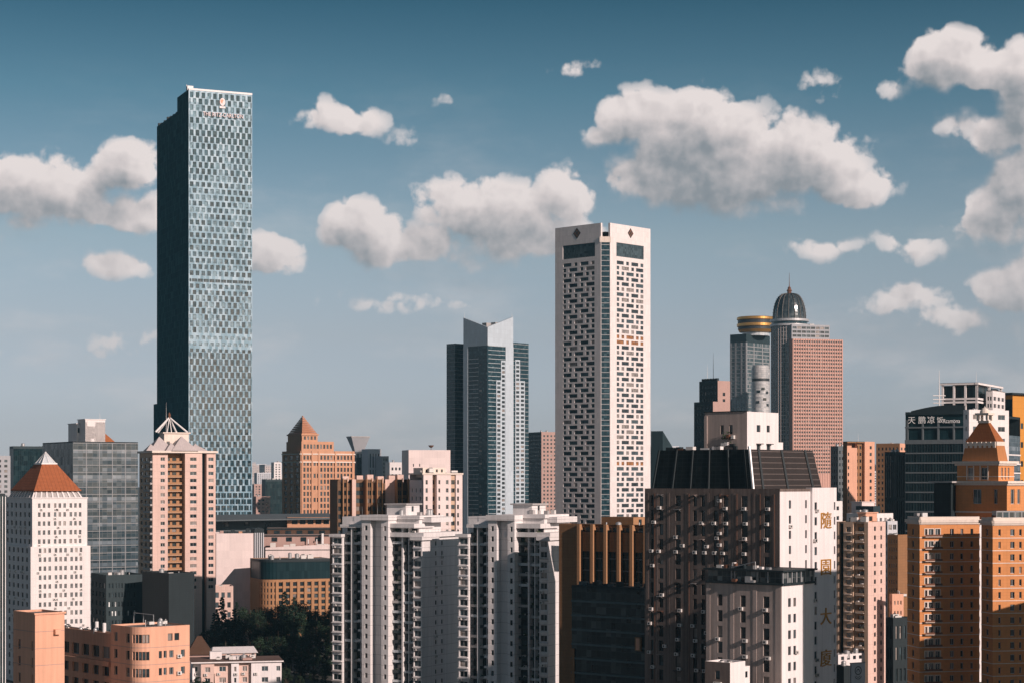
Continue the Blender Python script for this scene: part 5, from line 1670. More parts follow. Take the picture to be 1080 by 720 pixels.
# ------------------------------------------------------------------ the two white apartment towers in front
def white_tower(dx, label, D, seed):
    rg = random.Random(seed)
    bx = Bx(353 + dx, 447 + dx, 484 + dx, 566, D, 59)
    b = B('apartment_tower', label, TW, bx.C, 'twin white apartment towers')
    L, R = bx.L, bx.R
    u = lambda px: L.u(px + dx)
    pit = 2.90
    mb, bk = MB(), MB()
    zbot = Z(745, D)
    def column(pa, pb, w0, w, ytop, wins, style='res', mat=0, first=2.0, h=1.45, wr=None):
        a, c = u(pa), u(pb)
        zt = L.z(ytop, (a + c) / 2)
        rows = rows_down(zt, zbot, pit, h, first)
        facade(b, mb, L, c, 0, zt, [(z0, z1, wins(a, c)) for z0, z1 in rows], mat, .28, style, u0=a, w=w)
        mb.quadw(L, a, w0, w, 0, zt, mat); mb.quadw(L, c, w, w0 if wr is None else wr, 0, zt, mat); mb.flat(L, a, c, w0, w, zt, mat)
        return a, c, zt, rows
    BW = -7.0
    # a: bay of wide windows with ledges
    def bay(pa, pb, w, yt, wr=None):
        a, c, zt, rows = column(pa, pb, BW, w, yt, lambda a, c: [(a + .35, c - .35)], 'res', 0, 2.5, 1.7, wr)
        for z0, z1 in rows:
            t = MB(); t.box(L, a - .12, c + .12, w + .001, w + .5, z0 - .42, z0 - .28, 0); t.box(L, a + .2, c - .2, w, w + .4, z0 - .28, z0 - .05, 0)
            b.part('window_ledge', t, [rg.choice(['white_apt', 'white_apt', 'white_apt', 'concrete', 'greywall_l'])])
            if rg.random() < .35: b.ac(L, a + rg.uniform(.2, 1), z0 - 1.15, w)
    bay(353, 363.5, 1.2, 564)
    # recess with balconies
    def balconies(pa, pb, w, yt, mat=1):
        a, c = u(pa), u(pb); zt = L.z(yt, (a + c) / 2)
        rows = rows_down(zt, zbot, pit, 2.0, 2.6)
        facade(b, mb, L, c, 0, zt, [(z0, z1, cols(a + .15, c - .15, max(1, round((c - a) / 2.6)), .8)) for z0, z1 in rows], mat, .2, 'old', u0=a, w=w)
        mb.flat(L, a, c, BW, w, zt, 0)
        for z0, z1 in rows:
            t = MB()
            t.box(L, a + .05, c - .05, w, w + 1.5, z0 - .32, z0 - .2, 2)
            t.box(L, a + .05, c - .05, w + 1.42, w + 1.5, z0 - .2, z0 + .55, 1)
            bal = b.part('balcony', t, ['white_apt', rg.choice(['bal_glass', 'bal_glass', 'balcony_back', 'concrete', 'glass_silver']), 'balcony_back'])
            for k in range(2):
                if rg.random() < .45:
                    cu = rg.uniform(a + .4, c - .9); hh = rg.uniform(.5, 1.1)
                    t = MB(); t.box(L, cu, cu + .35, w + .9, w + 1.25, z0 - .2, z0 + .2, 0)
                    for j in range(10):
                        p = L.P(cu + rg.uniform(-.2, .55), z0 + .2 + rg.uniform(0, hh), w + 1 + rg.uniform(-.2, .5)); s_ = .16
                        t.face([p + Vector((-s_, 0, -s_)), p + Vector((s_, .1, -s_)), p + Vector((s_, 0, s_)), p + Vector((-s_, -.1, s_))], 1)
                    b.part('plant', t, ['rust', 'leaf'], bal)
            if rg.random() < .5: b.ac(L, rg.uniform(a + .3, c - 1.2), z0 + .2, w + .3)
        return a, c, zt
    balconies(363.6, 380, -1.4, 553.5)
    aa = u(373); mb.box(L, aa - .15, aa + .15, -1.4, 1.2, 0, L.z(553, aa), 2)
    # c: white stub balconies between
    a, c, zt, rows = column(380.05, 386.4, BW, .0, 551, lambda a, c: [(a + .2, c - .2)], 'old', 0, 2.4, 1.6)
    for z0, z1 in rows:
        t = MB(); t.box(L, a - .1, c, 0.001, 1.1, z0 - .75, z0 - .15, 0); b.part('window_ledge', t, ['white_apt'])
    # d: the two window columns and the blank recess between them
    column(386.5, 395.6, BW, 2.4, 543.5, lambda a, c: [(a + (c - a) * .34, a + (c - a) * .66)], 'old', 0, 4.2, 1.4)
    a, c = u(395.6), u(407); zt = L.z(544, (a + c) / 2)
    mb.rect(L, a, c, 0, zt, 0, .2); mb.flat(L, a, c, BW, .2, zt)
    column(407, 414.3, BW, 2.4, 544, lambda a, c: [(a + (c - a) * .36, a + (c - a) * .72)], 'old', 0, 4.2, 1.4)
    # e: balconies right of it
    balconies(414.4, 425, -1.2, 552.5); a = u(425)
    mb.box(L, a, a + .5, -1.2, .7, 0, L.z(552, a), 0)
    balconies(426.4, 437.6, -1.4, 553)
    a = u(431.5); mb.box(L, a - .12, a + .12, -1.4, .3, 0, L.z(553, a), 2)
    bay(437.7, 447, 1.0, 567, 0)
    # g: right hand wall
    zR = R.z(566)
    rows = rows_down(zR, zbot, pit, 1.25, 2.6)
    w1, w2 = R.u(459 + dx), R.u(465.5 + dx)
    facade(b, mb, R, bx.w, 0, zR, [(z0, z1, [(w1, w1 + .8), (w2, w2 + .8)]) for z0, z1 in rows], 0, .25, 'old')
    mb.quadw(R, bx.w, 0, -bx.d, 0, zR); mb.face([R.P(bx.w, 0, -bx.d), R.P(0, 0, -bx.d), R.P(0, zR, -bx.d), R.P(bx.w, zR, -bx.d)], 0)
    mb.flat(R, 0, bx.w, -bx.d, 0, zR - .01)
    for i in range(5):
        z0, z1 = rg.choice(rows); b.ac(R, rg.choice([w1, w2]) - .2, z0 - .9)
    # inner block carrying the stepped roofs
    a, c = u(380), u(448)
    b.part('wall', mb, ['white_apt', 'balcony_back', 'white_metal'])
    def slab(pa, pb, yt, w0, w1, th=1.1, name='roof_slab'):
        a, c = u(pa), u(pb); z = L.z(yt, (a + c) / 2)
        t = MB(); t.box(L, a, c, w0, w1, z - th, z, 0); return b.part(name, t, ['white_apt'])
    slab(385.3, 415.5, 542.5, -7, 3.0, 1.5)
    slab(396, 448, 544.5, -15, -3.5, 1.6)
    slab(362, 386, 552.5, -8, 1.6, .9)
    slab(351.5, 364.5, 562.5, -7, 2.2, .9)
    slab(413, 440, 551.5, -9, 1.6, 1.3)
    slab(436.5, 449.5, 565, -7, 2.2, 1.1)
    t = MB(); t.box(R, -1.5, bx.w + .5, -14, .9, zR, zR + 1.3, 0); b.part('roof_slab', t, ['white_apt'])
    t = MB(); t.box(R, 2.0, bx.w * .72, -15, -3.0, zR + 1.3, zR + 5.2, 0); t.box(R, 1.4, bx.w * .72 + .6, -15.6, -2.4, zR + 5.2, zR + 6.2, 0); b.part('upper_tier', t, ['white_apt'])
    # stair and lift house
    hz = MB()
    h = Bx(408 + dx, 428 + dx, 442.5 + dx, 530.5, D + 10, 59, sil=False)
    zb = L.z(543, bx.d * .7) - .8
    facade(b, hz, h.R, h.w, zb, h.z1 - .4, [(zb + 1.8, zb + 3.4, [(h.w * .42, h.w * .58)])], 0, .25, 'old')
    hz.rect(h.L, 0, h.d, zb, h.z1 - .4, 0); shell(hz, h, zb, h.z1 - .4)
    hz.box(h.R, -.6, h.w + .6, -h.d - .6, .6, h.z1 - .4, h.z1, 1)
    b.part('lift_house', hz, ['white_apt', 'concrete'])
    for k in range(7):
        t = MB(); uu = rg.uniform(.08, .8) * bx.w; w_ = -rg.uniform(2, 12); z_ = zR + (6.2 if (1.4 < uu < bx.w * .72 and w_ < -3) else 1.3)
        if rg.random() < .5:
            p = R.P(uu, z_, w_); t.lathe(p, [(.7, z_), (.7, z_ + 1.5), (.2, z_ + 1.8), (0, z_ + 1.8)], 14, 0)
            b.part('water_tank', t, ['metal'])
        else:
            t.box(R, uu, uu + rg.uniform(.8, 2), w_ - 1.2, w_, z_, z_ + rg.uniform(.7, 1.5), 0)
            b.part('rooftop_unit', t, [rg.choice(['ac', 'concrete', 'charcoal'])])
    for k in range(5):
        uu = u(362 + 16 * k); zz = L.z((552, 543, 543, 552, 565)[k], uu); mast(b, L.P(uu, zz, -2), rg.uniform(1.5, 3.5), .05, 'metal')
    # railings round the top terrace
    t = MB()
    for k in range(12): uu = bx.w * k / 11.0; t.tube(R.P(uu, zR + 1.3, .6), R.P(uu, zR + 2.2, .6), .03, n=4)
    t.tube(R.P(0, zR + 2.2, .6), R.P(bx.w, zR + 2.2, .6), .03, n=4)
    b.part('railing', t, ['metal'])
    core = MB(); core.box(R, 3.2, bx.w - .5, -bx.d + .5, -7, 0, L.z(545, bx.d * .7), 0)
    b.part('core_wall', core, ['white_apt'])
M['balcony_back'] = wall_mat('shade_painted_balcony_wall', (.05, .058, .062), streak=.3, grime=.3)  # recess shade put into the balcony wall colour
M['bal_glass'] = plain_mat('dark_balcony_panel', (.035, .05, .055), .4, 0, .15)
M['leaf'] = plain_mat('leaf_green', (.03, .055, .02), .7)
white_tower(0, 'white apartment tower with balconies, left one of the pair, its right wall clear to view', 552, 1)
white_tower(133, 'white apartment tower with balconies, right one of the pair, touching the brown office', 525, 2)

# ------------------------------------------------------------------ brown office with pilasters
def brown_office():
    D = 495
    q = Bx(589.5, 681.5, 694, 553.5, D, 52)
    b = B('office_block', 'brown stone office with five tall glass bays between ochre pilasters', BL, q.C)
    R, L = q.L, q.R
    QW, QD = q.d, q.w
    mb, gl = MB(), MB()
    u = R.u
    zt = q.z1
    a = u(610.5)
    mb.rect(R, 0, a, 0, zt, 0)
    zc = R.z(580)
    edges = [610.5, 624.5, 638.5, 652.5, 666, 680.5]
    for i in range(5):
        p0, p1 = u(edges[i]), u(edges[i + 1])
        mb.box(R, p0, p0 + .9, -.6, .9, 0, zt, 1)
        mb.rect(R, p0 + .9, p1, zc, zt - 2.0, 0, -.3)
        gl.rect(R, p0 + .9, p1 - .9, 0, zc, 0, -.6)
        mb.box(R, p1 - .9, p1, -.6, .0, 0, zc, 0)
        b.window(R.shift(0, -.3), p0 + 1.1, p1 - .6, zt - 1.9, zt - .5, .3, 'old')
        mb.rect(R, p0 + .9, p1, zt - .4, zt, 0, -.3); mb.rect(R, p0 + .9, p1, zt - 2, zt - .4, 2, -.7)
        for k in range(14):
            zz = zc - 2 - k * 3.2
            if zz > 5: gl.box(R, p0 + .9, p1 - .9, -.6, -.45, zz, zz + .35, 1)
    e = u(680.5); mb.box(R, e, e + .9, -.6, .9, 0, zt, 1); mb.rect(R, min(e + .9, QW - .01), QW, 0, zt, 0)
    mb.rect(L, 0, QD, 0, zt, 1); shell(mb, q, 0, zt)
    b.part('wall', mb, ['brown', 'ochre', 'darkwall']); b.part('curtain_wall', gl, ['glass_office', 'greywall_d'])
    roof(b, q, zt, .8, 'roof', 'brown')
    h = Bx(634, 668, 682, 545, D + 10, 52, sil=False)
    t = MB(); t.rect(h.R, 0, h.w, zt - .8, h.z1, 1); t.rect(h.L, 0, h.d, zt - .8, h.z1, 0); shell(t, h, zt - .8, h.z1); t.flat(h.R, 0, h.w, -h.d, 0, h.z1)
    t.box(h.R, h.w * .4, h.w * .6, 0, .12, zt - .5, h.z1 - .6, 2)
    b.part('rooftop_house', t, ['brown', 'ochre', 'charcoal'])
    clutter(b, q, zt - .8, 3, 61)
brown_office()
def dark_front():
    D = 462
    q = Bx(603, 688, 700, 620, D, 52)
    b = B('glass_office', 'low black glass office standing in front of the brown stone office', BL, q.C)
    R, L2 = q.L, q.R
    gl, mb = MB(), MB()
    gl.rect(R, 0, q.d, 0, q.z1 - .8, 0); gl.rect(L2, 0, q.w, 0, q.z1 - .8, 0); shell(mb, q, 0, q.z1)
    mb.rect(R, 0, q.d, q.z1 - .8, q.z1, 0, .15); mb.rect(L2, 0, q.w, q.z1 - .8, q.z1, 0); mb.flat(R, 0, q.d, -q.w, .15, q.z1 - .01)
    for k in range(8):
        z = q.z1 - 3.6 * (k + 1) - .6
        mb.box(R, 0, q.d, 0, .25, z, z + .5, 1)
    mb.box(R, .2, 1.0, 0, .3, 0, R.z(683), 2)
    b.part('curtain_wall', gl, ['glass_office_d']); b.part('wall', mb, ['charcoal', 'greywall_dd', 'brown'])
    for i in range(16):
        t = MB(); uu = random.uniform(.03, .93) * q.d; t.box(R, uu, uu + random.uniform(.5, 1.6), -2.6, -1, q.z1 - .01, q.z1 + random.uniform(.4, 1.3), 0); b.part('rooftop_unit', t, [random.choice(['charcoal', 'greywall_d', 'dark_metal'])])
    t = MB(); a = R.u(671.5); t.box(R, a, a + 1.7, .25, .8, R.z(681), R.z(667), 0); t.box(R, a + .3, a + 1.4, .8, .86, R.z(680), R.z(668), 1)
    b.part('sign_board', t, ['brown', 'salmon'])
M['glass_office_d'] = glass_wall_mat('black_office_glass', [(0, (.006, .016, .02)), (.75, (.018, .038, .044)), (1, (.10, .12, .12))], 1.5, 1.8, .15, .5, .04, (.045, .065, .07), .1)
M['greywall_dd'] = wall_mat('deep_slate_spandrel', (.11, .145, .155), streak=.2, grime=.2)
dark_front()


# ------------------------------------------------------------------ old slab with gilt characters (right of centre, in front)
def suiyuan():
    D = 400
    q = Bx(680, 822.5, 880, 518, D, 48.5)
    b = B('apartment_block', 'soot streaked high block under a black glazed attic, gilt characters down its white right wall', TW, q.C)
    L, R = q.L, q.R
    mb = MB()
    pit = 3.22
    zbot = Z(735, D)
    zt = q.z1
    u = L.u
    rw = rows_down(zt, zbot, pit, 2.35, 3.3)
    strips = [(686.5, 689.2), (695, 699.5), (712.5, 718), (731, 735), (739.5, 743.5), (752.5, 757), (763, 768), (782, 788.5), (806, 812)]
    cs = [(u(a), u(c)) for a, c in strips]
    rg = random.Random(5)
    rows = []
    for z0, z1 in rw:
        rows.append((z0, z1, cs))
        for k, (a, c) in enumerate(cs):
            if rg.random() < .50: b.ac(L, (a + c) / 2 - .5 + rg.uniform(-.7, .7), z0 - .72)
            if rg.random() < .12: b.ac(L, c + .1, z0 + rg.uniform(.2, 1.2))
    facade(b, mb, L, q.d, 0, zt, rows, 0, .35, 'old')
    # shallow piers and spandrel breaks between the strips
    for px in (683, 692.5, 705, 724, 747, 760, 774, 795, 800):
        mb.box(L, u(px) - .3, u(px) + .3, 0, .05, 0, zt - .4, 0)
    for px in (690.8, 727, 759.5, 777.5, 802, 817):
        t = MB(); t.tube(L.P(u(px), 1, .1), L.P(u(px), zt - .5, .1), .06, n=5); b.part('drain_pipe', t, ['rust'])
    for k in range(46):
        z0, z1 = rg.choice(rw[-13:]); a, c = rg.choice(cs)
        t = MB(); e = rg.uniform(.5, 1.1)
        t.box(L, a - .1, c + .1, .01, e, z1 + .1, z1 + .16, 0); t.tube(L.P(a, z1 - .3, .02), L.P(a, z1 + .1, e), .03, n=4); t.tube(L.P(c, z1 - .3, .02), L.P(c, z1 + .1, e), .03, n=4)
        b.part('shadow_awning', t, [rg.choice(['metal', 'charcoal', 'rust', 'grey_mid'])])  # awnings added for the long shadow streaks they cast
    # right wall: the inner half, a joint with windows, then the half with the characters
    v = R.u
    c2 = [(v(832), v(834.4)), (v(849.2), v(851))]
    c3 = [(v(856.8), v(859.4)), (v(877.2), v(878.7))]
    rR = rows_down(zt, zbot, pit, 1.75, 3.6)
    uj = v(854.5)
    facade(b, mb, R, uj, 0, zt, [(z0, z1, c2) for z0, z1 in rR], 1, .3, 'old')
    facade(b, mb, R, q.w, 0, zt + .8, [(z0 - .5, z1 - .5, c3) for z0, z1 in rR], 1, .3, 'old', u0=uj, w=.55)
    mb.quadw(R, uj, 0, .55, 0, zt + .8, 1); mb.quadw(R, q.w, .55, -q.d, 0, zt + .8, 1)
    mb.flat(R, uj, q.w, -1, .55, zt + .8, 1)
    mb.face([R.P(q.w, 0, -q.d), R.P(0, 0, -q.d), R.P(0, zt, -q.d), R.P(q.w, zt, -q.d)], 0)
    mb.box(R, q.w + .01, q.w + 7.6, -q.d, -5.5, 0, zt, 0)
    b.part('wall', mb, ['grey_old', 'white_old'])
    for i in range(12):
        z0, z1 = rg.choice(rR)
        a = rg.choice([c2[0][0] - .1, c3[0][0] - .6, c3[0][0] + .2, c3[0][0] - .4]); b.ac(R, a, z0 - .9, .55 if a > uj - 1 else 0)
    # flat roof ring and sloping black attic
    mb = MB(); mb.flat(R, .3, q.w - .3, -q.d + .3, -.3, zt - .02, 0); b.part('roof', mb, ['roof'])
    mb = MB()
    for (a0, a1, w0, w1) in ((0, q.w, -.3, 0), (0, .3, -q.d, -.3)):
        mb.box(R, a0, a1, w0, w1, zt, zt + .6, 0)
    b.part('parapet', mb, ['grey_old'])
    za = L.z(473.5, q.d * .55)
    # footprint of the attic in R's axes (u, w)
    bu0, bu1, bw0, bw1 = 1.2, q.w + 6.6, -q.d + 1.2, -7.2
    tu0, tu1, tw0, tw1 = 2.2, q.w + 5.4, -q.d + 2.4, -9.0
    at, rib = MB(), MB()
    A = [R.P(bu0, zt, bw0), R.P(bu0, zt, bw1), R.P(bu1, zt, bw1), R.P(bu1, zt, bw0)]
    T = [R.P(tu0, za, tw0), R.P(tu0, za, tw1), R.P(tu1, za, tw1), R.P(tu1, za, tw0)]
    for i, m_ in ((0, 0), (1, 1), (2, 1), (3, 0)):
        j = (i + 1) % 4
        at.face([A[i], A[j], T[j], T[i]], m_)
    at.face(T[::-1], 2)
    # ribs down the slopes
    def slope(i, f, r=.28):
        j = (i + 1) % 4
        rib.tube(A[i].lerp(A[j], f), T[i].lerp(T[j], f), r, n=5)
    for f in (.0, .2, .38, .56, .76, .93): slope(0, f)
    for f in (.12, .48, .86): slope(1, f, .4)
    o = b.part('attic_glazing', at, ['glass_shed', 'louvre', 'roof'])
    b.part('attic_rib', rib, ['charcoal'], o, kind='stuff')
    pp = MB(); p0 = A[1] + Vector((-.3, -.5, 0)); pp.tube(p0, T[1] + Vector((-.3, -.5, .6)), .32, n=8); b.part('drain_pipe', pp, ['metal'])
    for k in range(7):
        f = rg.uniform(.02, .9); t = MB(); p = T[0].lerp(T[1], f)
        fr = Fr(p.xy, L.a); t.box(fr, 0, rg.uniform(.8, 2.4), -2, -.8, za, za + rg.uniform(.3, .9), 0); b.part('rooftop_unit', t, [rg.choice(['charcoal', 'ac', 'white', 'rust'])])
    # white lift house on the attic
    h = Bx(743.5, 788, 821, 433.5, D + 14, 50, sil=False)
    t = MB()
    hz0 = za - .1
    hh = h.z1 - hz0
    facade(b, t, h.L, h.d, hz0, h.z1, [(hz0 + hh * .42, hz0 + hh * .66, [(h.d * .37, h.d * .45), (h.d * .58, h.d * .66)])], 1, .3, 'old')
    facade(b, t, h.R, h.w, hz0, h.z1, [(hz0 + hh * .02, hz0 + hh * .15, [(h.w * .3, h.w * .42), (h.w * .62, h.w * .74)]), (hz0 + hh * .48, hz0 + hh * .66, [(h.w * .3, h.w * .42), (h.w * .62, h.w * .72)])], 0, .3, 'old')
    for a in (.3, .62): t.box(h.R, h.w * a - .2, h.w * (a + .12) + .3, 0, .7, hz0 + hh * .16, hz0 + hh * .18, 2)
    t.box(h.L, 0, .7, 0, .3, hz0, h.z1 - .8, 1)
    shell(t, h, hz0, h.z1); t.flat(h.R, 0, h.w, -h.d, 0, h.z1)
    t.box(h.L, -.15, h.d, -.4, .15, h.z1, h.z1 + .18, 2)
    lo = b.part('lift_house', t, ['white_old', 'grey_mid', 'charcoal'])
    t = MB(); t.box(h.R, h.w + .01, h.w + 2.4, -4, -.3, hz0, hz0 + 1.9, 0); b.part('annex', t, ['white_old'], lo)
    for k, (a, z, s_) in enumerate(((.42, .1, 1.0), (.5, .12, .8), (.62, .08, 1.2), (.55, .32, .7), (.66, .3, .7), (.3, .02, .7), (.7, .02, .9))):
        t = MB(); t.box(h.L, h.d * a, h.d * a + s_, .05, .7, hz0 + hh * z, hz0 + hh * z + .75, 0); b.part('rooftop_unit', t, [['ac', 'white', 'charcoal', 'rust'][k % 4]], lo)
    t = MB()
    for k in range(26):
        p = h.L.P(h.d * rg.uniform(.42, .66), hz0 + hh * rg.uniform(.12, .5), rg.uniform(.1, .6)); s_ = rg.uniform(.12, .25)
        d = Vector((rg.uniform(-1, 1), rg.uniform(-1, 1), rg.uniform(-1, 1))).normalized(); e = d.orthogonal().normalized() * s_; g = d.cross(e)
        t.face([p - e - g, p + e - g, p + e + g, p - e + g], 0)
    b.part('plant', t, ['leaf'], lo)
    # gilt characters down the right wall
    sp = v(868.5)
    for ch, py in (('隨', 549.5), ('園', 598.5), ('大', 650.5), ('廈', 694.5)):
        lettering(b, ch, R, sp, R.z(py, sp), 3.9, 'gilt', .62, sx=1.22, name='gilt_character', thick=.2)
    # blackened penthouse and lower wing built against the front
    w = Bx(745, 824.5, 857.5, 617, D - 22, 50, sil=False)
    SIL.append((745, 857, 617, D - 22))
    t = MB()
    rw2 = rows_down(w.z1, zbot, pit, 2.3, 4.6)
    uu = w.L.u
    c4 = [(uu(757), uu(762)), (uu(781), uu(786.5)), (uu(805), uu(811.5))]
    facade(b, t, w.L, w.d, 0, w.z1, [(z0, z1, c4) for z0, z1 in rw2], 0, .35, 'old')
    for (pa, pb) in ((745, 749), (770, 774), (794, 798), (818, 824)): t.box(w.L, uu(pa), min(uu(pb), w.d - .02), 0, .08, 0, w.z1 - .3, 0)
    for z0, z1 in rw2:
        for a, c in c4:
            if rg.random() < .5: b.ac(w.L, (a + c) / 2 - .4 + rg.uniform(-.6, .6), z0 - .75)
    c5 = [(w.R.u(831.2), w.R.u(834.2)), (w.R.u(836.8), w.R.u(839.6))]
    facade(b, t, w.R, w.w, 0, w.z1, [(z0, z1, c5) for z0, z1 in rows_down(w.z1, zbot, pit, 1.75, 4.4)], 1, .3, 'old')
    shell(t, w, 0, w.z1); t.flat(w.R, 0, w.w, -w.d, 0, w.z1 - .01)
    b.part('lower_wing', t, ['grey_mid', 'white_old'])
    b.ac(w.R, w.R.u(838), w.z1 - 14)
    t, g = MB(), MB()
    zs = Z(601, D - 22)
    t.box(w.R, -.7, w.w + .5, -w.d - .3, .8, zs - .35, zs, 0)
    t.box(w.R, -.4, w.w + .3, -w.d, .5, w.z1, w.z1 + .45, 0)
    for k in range(8):
        a = w.w * k / 7.0; t.box(w.R, a - .12, a + .12, .1, .35, w.z1 + .45, zs - .35, 2)
    g.rect(w.R, 0, w.w, w.z1 + .45, zs - .35, 0, .1)
    g.rect(w.L, 0, w.d, w.z1 + .45, zs - .35, 0, -.6)
    for a in (.32, .36, .66, .80): t.box(w.L, w.d * a, w.d * a + .3, -.6, -.3, w.z1 + .45, zs - .35, 2)
    sh = b.part('penthouse', t, ['charcoal', 'white_old', 'frame_m']); b.part('glazing', g, ['glass_pent'], sh)
    for k in range(12):
        t = MB(); a = rg.uniform(.02, .95) * w.d; z = rg.choice([zs, zs, w.z1 + .4]); wz = -2 if z == zs else .1
        t.box(w.L, a, a + rg.uniform(.5, 1.5), wz, wz + .8, z, z + rg.uniform(.4, 1.3), 0); b.part('rooftop_unit', t, [rg.choice(['ac', 'charcoal', 'white', 'metal', 'rust'])], sh)
    t = MB(); t.tube(w.L.P(w.d * .3, zs + .1, -1), w.L.P(w.d * .62, zs + 1.5, -1), .09, n=5); t.tube(w.L.P(w.d * .62, zs + .0, -1), w.L.P(w.d * .62, zs + 1.5, -1), .09, n=5); b.part('pipe', t, ['metal'], sh)
    return b
M['glass_pent'] = glass_wall_mat('penthouse_glass', [(0, (.010, .018, .022)), (.7, (.03, .045, .05)), (1, (.22, .24, .24))], 1.15, 1.2, .2, .4, .05, (.12, .13, .13), .09)
suiyuan()
# small white house in front of it
q = Bx(743.5, 770, 786, 698.5, 372, 50)
b = simple('white_block', 'little white rooftop block at the bottom edge before the soot streaked building', BL, q, 'white_old', None, ('win', 1, .28, 3.4, .5, 'old', 1, 1, 3.4), lwall='grey_old', clut=2, seed=71, big=.6)
for a in (.38, .52): b.ac(q.L, q.d * a, q.z1 - 4.6)
t = MB(); t.box(q.R, q.w + .02, q.w + 2.6, -5, -.6, 0, q.z1 - 1.2, 0); t.box(q.R, q.w + .7, q.w + 1.6, -.62, -.5, q.z1 - 3.4, q.z1 - 2.2, 1); b.part('annex', t, ['white_old', 'pane_dark'])
q = Bx(869, 878.5, 888.5, 528, 620, 50)
simple('white_block', 'small white block showing just right of the gilt characters wall', BL, q, 'white', ('win', 1, .35, 3.2, .4, 'old', .5, .5, 3), None, clut=1, seed=72)

# ------------------------------------------------------------------ orange apartment building with stepped maroon-roofed top (right)
def orange_block():
    D = 462
    b = B('apartment_block', 'orange tiled apartment building stepping up to a maroon truncated pyramid roof', TW, (X(1000, D), D))
    mb, tr = MB(), MB()
    pit = 2.98
    zbot = Z(735, D)
    v1 = Bx(957, 970, 1033, 548.5, D, 12)
    v2 = Bx(1035, 1047, 1095, 549.5, D - 12, 12)
    for q, cL, cR, top in ((v1, [(962, 964)], [(975.5, 978), (979.5, 984.5), (986.5, 991.5), (1002, 1006), (1013, 1016), (1023.5, 1026.5)], 3.6), (v2, [(1040, 1042.5)], [(1053, 1055.5), (1065.6, 1070), (1075, 1077.5), (1084, 1088)], 3.4)):
        rows = rows_down(q.z1, zbot, pit, 1.55, top)
        sl = lambda fr, L_: sorted((max(.1, fr.u(a)), fr.u(c), ) for a, c in L_)
        facade(b, mb, q.L, q.d, 0, q.z1, [(z0, z1, sl(q.L, cL)) for z0, z1 in rows], 0, .25, 'res')
        facade(b, mb, q.R, q.w, 0, q.z1, [(z0, z1, [c for c in sl(q.R, cR) if c[1] < q.w - .1]) for z0, z1 in rows], 0, .25, 'res')
        shell(mb, q, 0, q.z1)
        for z0, z1 in rows:
            for fr, W in ((q.L, q.d), (q.R, q.w)): tr.box(fr, -.06, W + .06, -.1, .07, z0 - .62, z0 - .44, 0)
            if q is v1:
                a, c = q.R.u(974.5), q.R.u(992.5)
                bl = MB(); bl.box(q.R, a, c, .08, .9, z0 - .42, z0 - .3, 0); bl.box(q.R, a, c, .82, .9, z0 - .3, z0 + .2, 1); b.part('balcony', bl, ['cream', 'rust'])
                for (pa, pb) in ((975.5, 978), (979.5, 984.5), (986.5, 991.5)):
                    x0, x1 = q.R.u(pa), q.R.u(pb)
                    for (g0, g1, h0, h1) in ((x0 - .18, x0, z0, z1), (x1, x1 + .18, z0, z1), (x0 - .18, x1 + .18, z1, z1 + .16)): tr.box(q.R, g0, g1, 0, .07, h0, h1, 0)
                if random.random() < .5: b.ac(q.R, random.uniform(a, c - 1), z0 - .3, .1)
        for fr, W in ((q.L, q.d), (q.R, q.w)):
            tr.box(fr, -.5, W + .5, -.2, .5, q.z1 - .5, q.z1 + .25, 0); tr.box(fr, -.25, W + .25, -.2, .25, q.z1 - .9, q.z1 - .5, 0)
        tr.flat(q.R, -.4, q.w + .4, -q.d - .4, .4, q.z1 + .2, 1)
        # terrace parapet with small posts
        for fr, W in ((q.L, q.d), (q.R, q.w)):
            tr.box(fr, 0, W, -.25, 0, q.z1 + .25, q.z1 + .95, 0)
    wo = b.part('wall', mb, ['orange_tile'])
    b.part('string_course', tr, ['cream', 'roof'], wo, kind='stuff')
    # set-back storeys
    zt = v2.z1
    def tier(xl, xc, xr, yt, D_, zb, cL, cR, mat='orange_tile', over=.9, hh=(.3, .8), style='res', name='upper_tier'):
        q = Bx(xl, xc, xr, yt, D_, 42, sil=False)
        t = MB(); H = q.z1 - zb
        facade(b, t, q.L, q.d, zb, q.z1, [(zb + H * hh[0], zb + H * hh[1], [(q.L.u(a), q.L.u(c)) for a, c in cL])], 0, .3, style)
        facade(b, t, q.R, q.w, zb, q.z1, [(zb + H * hh[0], zb + H * hh[1], [(q.R.u(a), q.R.u(c)) for a, c in cR])], 0, .3, style)
        shell(t, q, zb, q.z1)
        if over:
            t.box(q.R, -over, q.w + over, -q.d - over, over, q.z1 - .3, q.z1 + .3, 1)
            t.box(q.R, -over * .5, q.w + over * .5, -q.d - over * .5, over * .5, q.z1 - .75, q.z1 - .3, 1)
            for fr, W in ((q.L, q.d), (q.R, q.w)): t.box(fr, -.08, W + .08, -.1, .09, zb + H * .22, zb + H * .26, 1)
        b.part(name, t, [mat, 'cream'])
        return q
    SIL.append((1005, 1080, 507, D + 10))
    t1 = tier(1008, 1062, 1082, 508, D + 6, zt - .5, [(1026, 1035), (1048, 1052)], [(1066, 1070), (1073, 1076)], hh=(.45, .82))
    t2 = tier(1009.5, 1053, 1069.5, 487, D + 8, t1.z1 + .3, [(1020.5, 1026.5), (1034.5, 1041.5)], [(1056, 1057.6), (1059.5, 1061), (1063, 1064.5)], hh=(.08, .72))
    for px in (1020, 1027, 1034, 1042):
        t = MB(); a = t2.L.u(px); t.box(t2.L, a - .14, a + .14, .02, .16, t1.z1 + .5, t2.z1 - .8, 0); b.part('window_surround', t, ['cream'])
    # tapering skirt, white moulding, maroon roof and finial
    s0 = Bx(1014.5, 1053, 1063, 486, D + 10, 42, sil=False)
    zb0, zb1, zb2 = t2.z1 + .3, Z(469.5, D + 12), Z(445.5, D + 14)
